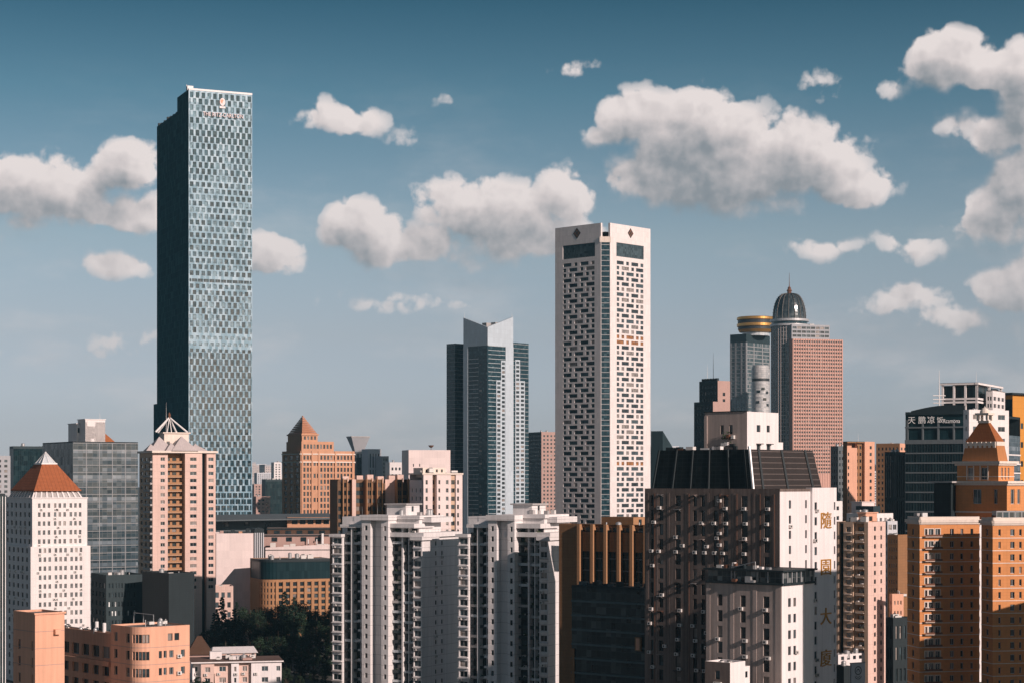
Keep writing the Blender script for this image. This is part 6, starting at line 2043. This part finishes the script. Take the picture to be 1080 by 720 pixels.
    def fr_(s, f): return (s.w * f, s.w * (1 - f), -s.d * (1 - f), -s.d * f)
    t = MB(); t.frustum(s0.R, fr_(s0, 0), zb0, fr_(s0, .07), zb1, 0); sk = b.part('roof_skirt', t, ['orange_skirt'])
    t = MB(); r0 = fr_(s0, .06); t.box(s0.R, *r0, zb1, zb1 + 1.0, 0)
    for k in range(7):
        a = r0[2] + (r0[3] - r0[2]) * (k + .5) / 7
        t.box(s0.R, r0[0] - .25, r0[0], a - .35, a + .35, zb1 - .5, zb1 + 1.0, 0)
    b.part('moulding', t, ['cream'])
    t = MB(); t.frustum(s0.R, fr_(s0, .075), zb1 + 1.0, fr_(s0, .37), zb2, 0); b.part('maroon_roof', t, ['roof_maroon'])
    cpt = s0.R.P(s0.w / 2, zb2, -s0.d / 2)
    t = MB()
    t.box(s0.R, *fr_(s0, .35), zb2, zb2 + .6, 0)
    for du in (-1, 1):
        for dw in (-1, 1):
            t.box(s0.R, s0.w / 2 + du * .9 - .25, s0.w / 2 + du * .9 + .25, -s0.d / 2 + dw * 1.4 - .25, -s0.d / 2 + dw * 1.4 + .25, zb2 + .6, zb2 + 2.0, 0)
    t.box(s0.R, s0.w / 2 - 1.4, s0.w / 2 + 1.4, -s0.d / 2 - 2.0, -s0.d / 2 + 2.0, zb2 + 2.0, zb2 + 2.5, 0)
    t.lathe(cpt, [(1.25, zb2 + 2.5), (1.2, zb2 + 3.0), (.8, zb2 + 3.6), (.2, zb2 + 3.9), (0, zb2 + 4.3)], 14, 0)
    b.part('cupola', t, ['cream'])
    # pergola and sheds on the left terrace
    t = MB(); p = Bx(985, 1003, 1009, 508.5, D + 16, 42, sil=False); t.rect(p.L, 0, p.d, zt, p.z1, 0); t.rect(p.R, 0, p.w, zt, p.z1, 0); shell(t, p, zt, p.z1); t.box(p.R, -1, p.w + 1, -p.d - 1, 1, p.z1, p.z1 + .35, 1)
    b.part('roof_shed', t, ['charcoal', 'concrete'])
    for k in range(9):
        t = MB(); a = random.uniform(.05, .9); q = v2 if k % 2 else v1
        t.box(q.L, q.d * a, q.d * a + random.uniform(.6, 1.8), -2.5, -1.2, q.z1 + .25, q.z1 + random.uniform(.8, 1.9), 0); b.part('rooftop_unit', t, [random.choice(['ac', 'concrete', 'metal', 'rust'])])
    for k in range(6):
        t = MB(); a = v2.w * (.12 + .14 * k); t.box(v2.R, a, a + 1.6, -3.2, -.9, v2.z1 + .25, v2.z1 + 2.5, 0); t.rect(v2.R, a + .15, a + 1.45, v2.z1 + .9, v2.z1 + 2.2, 1, -.88); b.part('sunroom', t, ['frame_m', 'pane_mid'])
M['orange_skirt'] = wall_mat('orange_skirt_tiles', (.46, .20, .08), panel=(1.3, 0), line=.25, streak=.15, grime=.15)
orange_block()

# ------------------------------------------------------------------ beige slab with balconies, and what is around it
def beige_slab():
    D = 560
    q = Bx(880.5, 915.5, 934, 550, D, 50)
    b = B('apartment_tower', 'slim beige apartment tower, balconies down one side and a plain pink end wall', TW, q.C)
    L, R = q.L, q.R
    mb = MB(); pit = 2.62
    zbot = Z(735, D)
    rw = rows_down(q.z1, zbot, pit, 1.45, 3.0)
    u = L.u
    segs = [(881, 884.5, 0, lambda a, c: [], 0), (884.55, 889.5, -1.5, lambda a, c: [(a + .2, c - .2)], 2), (889.55, 899.6, 0, lambda a, c: [(a + .9, c - .7)], 0), (899.65, 902.6, -1.2, lambda a, c: [], 0), (902.65, 911.5, -.9, lambda a, c: [(a + .3, c - .3)], 1), (911.55, 915.4, 0, lambda a, c: [], 0)]
    prev = None
    for pa, pb, w, wf, m_ in segs:
        a, c = max(0, u(pa)), min(q.d, u(pb))
        facade(b, mb, L, c, 0, q.z1, [(z0, z1, wf(a, c)) for z0, z1 in rw], m_, .3, 'old', u0=a, w=w)
        if prev is not None: mb.quadw(L, a, prev, w, 0, q.z1)
        prev = w
        if pa > 902 and pa < 903:
            for z0, z1 in rw:
                t = MB(); t.box(L, a + .05, c - .05, -.9, .5, z0 - .5, z0 - .38, 0); t.box(L, a + .05, c - .05, .42, .5, z0 - .38, z0 + .3, 1)
                bo = b.part('balcony', t, ['cream', 'beige'])
                if random.random() < .6:
                    t = MB(); k = random.uniform(a + .3, c - 1); t.box(L, k, k + .7, -.2, .3, z0 - .3, z0 + .6, 0); b.part('plant' if 0 else 'storage_box', t, [random.choice(['white', 'charcoal', 'leaf', 'pink'])], bo)
        if pa < 890 and pa > 889:
            for z0, z1 in rw:
                t = MB(); t.box(L, a + .6, c - .4, .001, .7, z0 - .3, z0 - .12, 0); b.part('window_ledge', t, ['cream'])
    v = R.u
    rr = rows_down(q.z1, zbot, pit, 1.3, 2.7)
    facade(b, mb, R, q.w, 0, q.z1, [(z0, z1, [(v(921.8), v(923.8)), (v(928.6), v(930.2))]) for z0, z1 in rr], 3, .25, 'old')
    shell(mb, q, 0, q.z1)
    b.part('wall', mb, ['beige', 'ochre', 'darkwall', 'pink'])
    roof(b, q, q.z1, .5, 'roof', 'beige')
    clutter(b, q, q.z1 - .5, 8, 81, 1.1)
    p = penthouse(b, 905, 913, 925, 541, D + 8, 50, q.z1 - .5, 'salmon', [(.3, .2, .6, .7)])
beige_slab()
q = Bx(893, 916, 942, 541, 690, 40)
b = simple('white_block', 'low white block with a cluttered roof behind the slim beige tower', BL, q, 'white', ('win', 5, .5, 3, .45, 'res', .5, .5, 3), ('win', 4, .5, 3, .45, 'old', .5, .5, 3), clut=9, seed=83, big=1.2)
p = penthouse(b, 898, 909, 922, 529.5, 702, 40, q.z1 - 1, 'pinkwhite', [(.2, .3, .4, .7), (.6, .3, .8, .7)])
t = MB(); t.box(q.L, q.d * .1, q.d * .9, -8, -4, q.z1 - 1, Z(533, 700), 0); b.part('roof_shed', t, ['darkwall'])
q = Bx(931, 936, 946.5, 549, 640, 30)
simple('apartment_tower', 'narrow pale blue grey block with glazed balconies right of the slim beige tower', TW, q, 'greywall_l', ('win', 2, .74, 2.9, .62, 'res', .2, .2, 3), ('win', 2, .6, 2.9, .55, 'res', .2, .2, 3), clut=2, seed=84)
q = Bx(936, 947, 957, 563.5, 610, 48)
simple('apartment_tower', 'small brown apartment tower with dotted windows left of the orange tiled building', TW, q, 'brown', None, ('win', 4, .5, 2.6, .5, 'res', .3, .3, 2.8), clut=2, seed=85)
q = Bx(938, 941, 953, 626, 560, 24)
b = simple('apartment_block', 'low pink block with a railed roof terrace between the two apartment towers', BL, q, 'salmon', ('win', 3, .4, 3, .4, 'res', .4, .4, 3.2), ('win', 1, .4, 3, .4, 'old', .3, .3, 3.2), clut=4, seed=86)
q = Bx(934, 942, 962, 651, 535, 30)
simple('apartment_block', 'dark low block with a concrete rim in front of the low pink block', BL, q, 'charcoal', ('win', 4, .5, 6, .6, 'old', .5, .5, 6), ('win', 2, .5, 6, .6, 'old', .5, .5, 6), clut=3, seed=87)
# low roofs at the foot, with the round-emblem banner
q = Bx(876, 884, 912, 690, 470, 35)
b = simple('white_block', 'low white roofed block at the bottom edge below the slim beige tower', BL, q, 'white_old', ('win', 4, .5, 3, .3, 'old', .5, .5, 1.4), None, clut=5, seed=88, big=.9)
def banner():
    D = 440
    q = Bx(897.5, 898, 912.5, 699.5, D, 30, .5)
    b = B('banner_board', 'tall grey banner board bearing a round emblem, at the bottom edge', 'sign', q.C)
    t = MB(); t.box(q.R, 0, q.w, -.5, 0, 0, q.z1, 0); t.box(q.R, -.1, q.w + .1, -.55, .05, q.z1, q.z1 + .2, 1); b.part('board', t, ['greywall_l', 'frame_m'])
    t = MB(); c = q.R.P(q.w * .48, Z(707, D), .06)
    def ring(r0, r1, a0=0, a1=2 * math.pi, dz=0, w=.06):
        n = 24; cc = q.R.P(q.w * .48, Z(707, D) + dz, w)
        P = lambda r, a: cc + Vector((q.R.t.x * r * math.cos(a), q.R.t.y * r * math.cos(a), r * math.sin(a)))
        for i in range(n):
            x0, x1 = a0 + (a1 - a0) * i / n, a0 + (a1 - a0) * (i + 1) / n
            t.face([P(r1, x0), P(r1, x1), P(r0, x1), P(r0, x0)], 0)
    ring(.82, 1.02); ring(.34, .5, -.6, math.pi + .6, -.12); ring(.0, .18, dz=.25)
    ring(.9, 1.05, math.pi * 1.1, math.pi * 1.9, -1.0); ring(.5, .62, math.pi * 1.1, math.pi * 1.9, -1.0)
    b.part('emblem', t, ['charcoal'])
banner()
def left_court():
    D = 460
    q = Bx(878, 890, 897, 702, D, 35)
    simple('plant_block', 'dark low roof block left of the grey banner board', BL, q, 'charcoal', None, None, clut=3, seed=90)
left_court()

# ------------------------------------------------------------------ salmon building in the lower left corner
def salmon():
    D = 370
    b = B('office_block', 'salmon pink building with a rounded corner in the lower left corner', BL, (X(100, D), D))
    pit = 3.3
    mb = MB()
    th = 41
    zbot = Z(740, D)
    band = MB()
    # left block
    q1 = Bx(14, 37, 68, 646, D, th)
    rows = rows_down(q1.z1, zbot, pit, 1.9, 7.4)
    facade(b, mb, q1.L, q1.d, 0, q1.z1, [(z0, z1, [(q1.L.u(19), q1.L.u(21.7)), (q1.L.u(33.2), q1.L.u(34.8))]) for z0, z1 in rows], 0, .3, 'office')
    mb.rect(q1.R, 0, q1.w, 0, q1.z1, 0); shell(mb, q1, 0, q1.z1)
    roof(b, q1, q1.z1, .4, 'roof', 'salmon', over=.25)
    # rounded right block
    q2 = Bx(117, 146, 200, 661.5, D - 6, th)
    r = 3.2; n = 7
    P = [(r - r * math.cos(math.pi / 2 * i / n), -r + r * math.sin(math.pi / 2 * i / n)) for i in range(n + 1)]
    rw = rows_down(q2.z1, zbot, pit, 1.75, 3.1)
    L, R = q2.L, q2.R
    cL = [(L.u(120.5), L.u(124)), (L.u(133), L.u(137))]
    rL = [(z0 - (.0), z1, cL) for z0, z1 in rw]
    facade(b, mb, L, q2.d - r, 0, q2.z1, rL, 0, .35, 'office')
    f2 = R.shift(r)
    cR = [(R.u(167.5) - r, R.u(170.7) - r, 'lit'), (R.u(172.6) - r, R.u(175.8) - r), (R.u(178.6) - r, R.u(183) - r), (R.u(190.8) - r, R.u(195) - r)]
    facade(b, mb, f2, q2.w - r, 0, q2.z1, [(z0 + .25, z1 - .1, cR if i < len(rw) - 1 else [(R.u(177) - r, R.u(182) - r, 'lit'), (R.u(184) - r, R.u(189) - r, 'lit')]) for i, (z0, z1) in enumerate(rw)], 0, .3, 'office')
    for i in range(n):
        p0, p1 = R.P(P[i][0], 0, P[i][1]), R.P(P[i + 1][0], 0, P[i + 1][1])
        fr = Fr(p0.xy, math.atan2(p1.y - p0.y, p1.x - p0.x)); W = (p1 - p0).length
        wn = 1 <= i <= 5
        facade(b, mb, fr, W, 0, q2.z1, [(z0, z1 - .1, [(.03, W - .03)]) for z0, z1 in rw] if wn else [], 0, .2, 'lit')
        for z0, z1 in rw[:-1]: band.rect(fr, 0, W, z1 + .62, z1 + .74, 0, .03)
    for z0, z1 in rw[:-1]:
        band.box(L, 0, q2.d - r, 0, .04, z1 + .62, z1 + .74, 0); band.box(f2, 0, q2.w - r, 0, .04, z1 + .62, z1 + .74, 0)
        band.box(q1.R, 0, q1.w, 0, .04, z1 + 3.3, z1 + 3.42, 0); band.box(q1.L, 0, q1.d, 0, .04, z1 + 3.3, z1 + 3.42, 0)
    shell(mb, q2, 0, q2.z1)
    poly = [R.P(u, q2.z1 - .35, w) for u, w in P] + [R.P(q2.w, q2.z1 - .35, 0), R.P(q2.w, q2.z1 - .35, -q2.d), R.P(0, q2.z1 - .35, -q2.d)]
    t = MB(); t.face(poly, 0, [(p.x, p.y) for p in poly]); b.part('roof', t, ['roof'])
    t = MB()
    out = [R.P(0, q2.z1, -q2.d)] + [R.P(u, q2.z1, w) for u, w in P] + [R.P(q2.w, q2.z1, 0)]
    inn = [R.P(.3, q2.z1, -q2.d)] + [R.P(r - (r - .3) * math.cos(math.pi / 2 * i / n), q2.z1, -r + (r - .3) * math.sin(math.pi / 2 * i / n)) for i in range(n + 1)] + [R.P(q2.w, q2.z1, -.3)]
    for i in range(len(out) - 1):
        t.face([out[i], out[i + 1], inn[i + 1], inn[i]], 0); t.face([inn[i], inn[i + 1], inn[i + 1] - Vector((0, 0, .35)), inn[i] - Vector((0, 0, .35))], 0)
    b.part('parapet', t, ['salmon'])
    # recessed wing between the blocks
    q3 = Bx(40, 121, 130, 668, D + 6, th)
    facL = q3.L
    rows3 = []
    for k in range(6):
        z1 = facL.z(677, q3.d * .5) - k * 3.55
        rows3.append((z1 - 2.3, z1, cols(facL.u(54), facL.u(117), 6 if k == 0 else 6, .74 if k == 0 else .62)))
    facade(b, mb, facL, q3.d, 0, q3.z1, rows3[::-1], 0, .5, 'office')
    mb.rect(q3.R, 0, q3.w, 0, q3.z1, 0); shell(mb, q3, 0, q3.z1)
    roof(b, q3, q3.z1, .5, 'roof', 'salmon', over=.2)
    t = MB(); t.box(facL, facL.u(52), facL.u(118), .02, .8, rows3[0][0] - 1.5, rows3[0][0] - .5, 0); b.part('balcony', t, ['salmon'])
    wo = b.part('wall', mb, ['salmon'])
    b.part('string_course', band, ['brownpink'], wo, kind='stuff')
    for px, h in ((94.5, 1.7), (102.5, 1.6)):
        t = MB(); p = q3.L.P(q3.L.u(px), q3.z1 - .5, -1.6); t.lathe(p, [(.38, p.z), (.38, p.z + h + .5), (.3, p.z + h + .6), (0, p.z + h + .6)], 14); b.part('water_tank', t, ['white_metal'])
    clutter(b, q3, q3.z1 - .5, 5, 91, .5); clutter(b, q2, q2.z1 - .35, 7, 92, .5)
    t = MB(); t.tube(q3.L.P(q3.d * .2, q3.z1 + .2, -1), q3.L.P(q3.d * .55, q3.z1 + .2, -1), .08, n=6); b.part('pipe', t, ['metal'])
    t = MB(); t.box(q1.R, q1.w * .62, q1.w * .62 + 1.2, .05, .9, q3.z1 + .2, q3.z1 + 1.2, 0); b.part('vent_hood', t, ['salmon'])
    for k in range(3): b.ac(q2.R, q2.R.u(186), rw[k][0] + .1); 
salmon()

# ------------------------------------------------------------------ low white houses among the trees
def low_white():
    D = 530
    q = Bx(196, 203, 297, 699, D, 12, 15)
    b = B('low_house', 'long low white house with a flat brown roof in front of the dark trees', 'house', q.C)
    R = q.R
    mb = MB()
    u = R.u
    segs = [(203, 212, -2.5, 0), (212, 226, 0, 1), (226, 244, -1.5, 1), (244, 252, 0, 0), (252, 265, -1.2, 1), (265, 297, 0, 0)]
    for k, (pa, pb, w, m_) in enumerate(segs):
        a, c = max(0, u(pa)), u(pb)
        rows = [(q.z1 - 2.6 - 3.1 * j, q.z1 - 1.2 - 3.1 * j, cols(a + .3, c - .3, max(1, int((c - a) / 2.6)), .45) if k != 5 else [(c - 5.6, c - 3.8), (c - 1.5, c - .4)]) for j in range(3)][::-1]
        facade(b, mb, R, c, 0, q.z1, rows, m_, .3, 'res', u0=a, w=w)
        mb.quadw(R, a, -3, w, 0, q.z1); mb.quadw(R, c, w, -3, 0, q.z1)
        if random.random() < .8: b.ac(R, a + .8, q.z1 - 3.6, w)
    mb.rect(q.L, 0, q.d, 0, q.z1); shell(mb, q, 0, q.z1)
    b.part('wall', mb, ['white_old', 'pink'])
    t = MB(); t.box(R, -.4, q.w + .5, -q.d, .7, q.z1, q.z1 + .35, 0, top=1); b.part('roof', t, ['white_old', 'roof_brown'])
    for (pa, pb, yb, yt, w) in ((221.5, 234, 699, 690, -8), (243, 258, 699, 694, -5), (256, 266, 699, 695.5, -3)):
        t = MB(); a, c = u(pa, w), u(pb, w); t.box(R, a, c, w - 3, w, q.z1 + .35, Z(yt, D), 0, top=0); b.part('stair_cover', t, ['white_old' if pa < 256 else 'brownpink'])
    clutter(b, q, q.z1 + .35, 10, 101, .7)
    q2 = Bx(222, 225, 270, 684.5, 572, 14, 9)
    b2 = B('low_house', 'low white roofed shed half hidden among the trees behind the long white house', 'house', q2.C)
    t = MB(); t.box(q2.R, 0, q2.w, -q2.d, 0, 0, q2.z1 - 1.2, 0); b2.part('wall', t, ['pink'])
    for k in range(7):
        g = MB(); a = q2.w * (.06 + .13 * k); g.box(q2.R, a, a + 1.2, 0, .05, q2.z1 - 3.4, q2.z1 - 1.8, 0); b2.part('window', g, ['pane_dark'])
    t = MB(); t.frustum(q2.R, (-.6, q2.w + .6, -q2.d - .6, .6), q2.z1 - 1.2, (.2, q2.w - .2, -q2.d * .55, -q2.d * .45), q2.z1 + .4, 0); b2.part('roof', t, ['white_old'])
    q3 = Bx(197, 199, 222, 690, 556, 10, 12)
    b3 = B('low_house', 'low pinkish house with a terracotta hip roof next to the salmon building', 'house', q3.C)
    t = MB(); t.box(q3.R, 0, q3.w, -q3.d, 0, 0, q3.z1, 0); b3.part('wall', t, ['brownpink'])
    for k in range(3):
        g = MB(); a = q3.w * (.1 + .3 * k); g.box(q3.R, a, a + 1.2, 0, .05, q3.z1 - 2.6, q3.z1 - 1.2, 0); b3.part('window', g, ['pane_dark'])
    t = MB(); t.frustum(q3.R, (-.6, q3.w + .6, -q3.d - .6, .6), q3.z1, (q3.w * .4, q3.w * .6, -q3.d * .55, -q3.d * .45), q3.z1 + 5, 0); b3.part('roof', t, ['brown_d'])
M['roof_brown'] = wall_mat('brown_flat_roof', (.16, .10, .08), streak=0, grime=.5)
low_white()

# unseen blocks added for their shadows, behind the white tower and off right
for (xl, xc, xr, yt, D_) in ((362, 400, 468, 568, 640), (366, 410, 470, 568, 712), (368, 400, 474, 568, 790)):
    q = Bx(xl, xc, xr, yt, D_, 35)
    simple('apartment_block', 'grey apartment block added unseen behind the left white tower for its shadow', TW, q, 'greywall', ('win', 8, .5, 3, .5, 'old', .5, .5, 3), ('win', 5, .5, 3, .5, 'old', .5, .5, 3), group='grey shadow blocks added behind the white towers')
q = Bx(1150, 1205, 1300, 425, 330, 45)  # unseen block added to shade the gilt lettered wall
simple('apartment_block', 'grey apartment block added unseen beyond the right edge for its shadow', TW, q, 'greywall', ('win', 6, .5, 3, .5, 'old', .5, .5, 3, ), ('win', 6, .5, 3, .5, 'old', .5, .5, 3))

q = Bx(1160, 1217, 1420, 505 - int((104 - CAMH) * FPX / 372), 372, 47, 16, width=21)  # unseen tower added for the shadow low on the white towers
simple('apartment_tower', 'very tall grey apartment tower added unseen beyond the right edge for its shadow', TW, q, 'greywall', ('win', 6, .5, 3, .5, 'old', .5, .5, 3, ), ('win', 6, .5, 3, .5, 'old', .5, .5, 3))

q = Bx(1250, 1305, 1420, 505 - int((64 - CAMH) * FPX / 400), 400, 47, 15, width=24)  # unseen block added to shade the orange building's lower storeys
simple('apartment_block', 'lower grey block added beyond the right edge for its shadow, near the orange building', TW, q, 'greywall', ('win', 6, .5, 3, .5, 'old', .5, .5, 3, ), None)

# ------------------------------------------------------------------ trees
def leaf_mat(name, c0, c1):
    m, t, p = _mat(name)
    pos = t.n('ShaderNodeNewGeometry')
    oi = t.n('ShaderNodeObjectInfo')
    n = t.noise(pos.outputs['Position'], .35, 3, .6)
    c = t.mix(n, (*c0, 1), (*c1, 1))
    t.put(p.inputs['Base Color'], t.v('SCALE', c, scale=t.m('ADD', .65, t.m('MULTIPLY', oi.outputs['Random'], .7))))
    p.inputs['Roughness'].default_value = .7
    p.inputs['Specular IOR Level'].default_value = .2
    return m
M['leaf_dark'] = leaf_mat('dark_evergreen_leaves', (.008, .024, .018), (.020, .042, .024))
M['leaf_mid'] = leaf_mat('broad_leaves', (.012, .030, .018), (.030, .052, .026))
M['bark'] = plain_mat('bark', (.07, .05, .035), .9)

def tree_meshes(kind, seed):
    rg = random.Random(seed)
    tr, cr = MB(), MB()
    Ht = 20.0
    tr.tube((0, 0, 0), (0, 0, Ht * .55), .38, .22, 7); tr.tube((0, 0, Ht * .55), (0, 0, Ht * .96), .22, .05, 6)
    clumps = []
    if kind == 'conifer':
        for k in range(46):
            f = (k + .5) / 46; z = Ht * (.12 + .86 * f)
            r = 3.6 * (1 - f) ** .8 * rg.uniform(.7, 1.15) + .25
            a = k * 2.4 + rg.uniform(-.4, .4)
            p = Vector((math.cos(a) * r * .72, math.sin(a) * r * .72, z - r * .12))
            tr.tube((0, 0, z), p, .08, .03, 4, cap=False)
            clumps.append((p, max(.5, r * .5), .45))
    else:
        for k in range(26):
            a = rg.uniform(0, 6.283); f = rg.random()
            rr = 4.6 * math.sqrt(rg.random()); z = Ht * (.42 + .5 * f) * (1 - .02 * rr)
            rr *= (1 - .55 * max(0, f - .4))
            p = Vector((math.cos(a) * rr, math.sin(a) * rr, z))
            tr.tube((0, 0, Ht * (.25 + .35 * f)), p, .14, .04, 5, cap=False)
            clumps.append((p, rg.uniform(1.2, 2.2), .8))
    for p, r, sq in clumps:
        for j in range(int(34 + r * 26)):
            d = Vector((rg.gauss(0, 1), rg.gauss(0, 1), rg.gauss(0, 1))).normalized() * r * rg.random() ** .4
            d.z *= sq
            c = p + d; s_ = rg.uniform(.18, .42)
            nrm = (d.normalized() + Vector((rg.uniform(-1, 1), rg.uniform(-1, 1), rg.uniform(0, 1.2)))).normalized()
            e = nrm.orthogonal().normalized(); e = (Matrix.Rotation(rg.uniform(0, 6.28), 3, nrm) @ e) * s_; g = nrm.cross(e) * .7
            cr.face([c - e, c - g, c + e, c + g], 0, [(0, 0), (1, 0), (1, 1), (0, 1)])
    return (to_mesh('trunk', tr.v, tr.f, tr.m, tr.uv, [M['bark']]), to_mesh('crown', cr.v, cr.f, cr.m, cr.uv, [M['leaf_dark' if kind == 'conifer' else 'leaf_mid']]))
TM = {('conifer', k): tree_meshes('conifer', 100 + k) for k in range(3)}
TM.update({('broad', k): tree_meshes('broad', 200 + k) for k in range(4)})
def tree(kind, px, py, D, label, group, var=None, wide=1.0):
    """px, py: where the top stands; D: distance"""
    h = Z(py, D)
    k = random.randrange(3 if kind == 'conifer' else 4) if var is None else var
    tm, cm = TM[(kind, k)]
    o = bpy.data.objects.new('conifer_tree' if kind == 'conifer' else 'broadleaf_tree', None)
    COL.objects.link(o)
    o.location = (X(px, D), D, 0)
    o.rotation_euler = (0, 0, random.uniform(0, 6.28))
    s_ = h / 20.0
    o.scale = (s_ * wide, s_ * wide, s_)
    o['label'] = label; o['category'] = 'tree'; o['group'] = group
    for nm, me in (('trunk', tm), ('crown', cm)):
        c = bpy.data.objects.new(nm, me); COL.objects.link(c); c.parent = o
GR = 'trees of the dark grove'
for px, py, D, lb in ((234, 628, 800, 'tall pointed conifer before the small pink block'), (300.5, 622, 830, 'pointed conifer before the ochre curved office'), (310, 628, 820, 'second pointed conifer right beside the tall one before the ochre office'),
                      (247, 640, 790, 'shorter conifer on the right shoulder of the tall one by the pink block'), (226, 645, 790, 'small conifer left of the tall one by the pink block')):
    tree('conifer', px, py, D, lb, GR)
rg = random.Random(77)
n_ = 0
for D, y0, dy, step, x0, x1 in ((860, 636, 7, 9, 245, 358), (830, 644, 8, 10, 215, 356), (790, 655, 8, 10, 212, 356), (750, 668, 8, 11, 270, 356), (715, 678, 8, 12, 265, 356), (690, 694, 8, 13, 290, 358), (670, 706, 8, 14, 296, 358)):
    px = x0 + rg.uniform(0, 6)
    while px < x1:
        py = y0 + rg.uniform(-dy, dy)
        kd = 'conifer' if rg.random() < .3 else 'broad'
        tree(kd, px, py, D + rg.uniform(-9, 9), 'dark conifer packed among the other trees of the grove' if kd == 'conifer' else 'dark rounded tree packed among the other trees of the grove', GR + (' (conifers)' if kd == 'conifer' else ' (rounded)'), wide=rg.uniform(.85, 1.15))
        px += step * rg.uniform(.75, 1.25)
for px, py, D in ((238, 672, 600), (231, 688, 556), (243, 690, 556), (252, 691, 556), (262, 690, 557), (226, 706, 505), (212, 710, 500), (236, 712, 502)):
    tree('broad', px, py, D, 'small bushy tree growing around the low white houses', 'small trees around the low white houses', wide=1.5)


for _b in ALL:
    _b.finish()
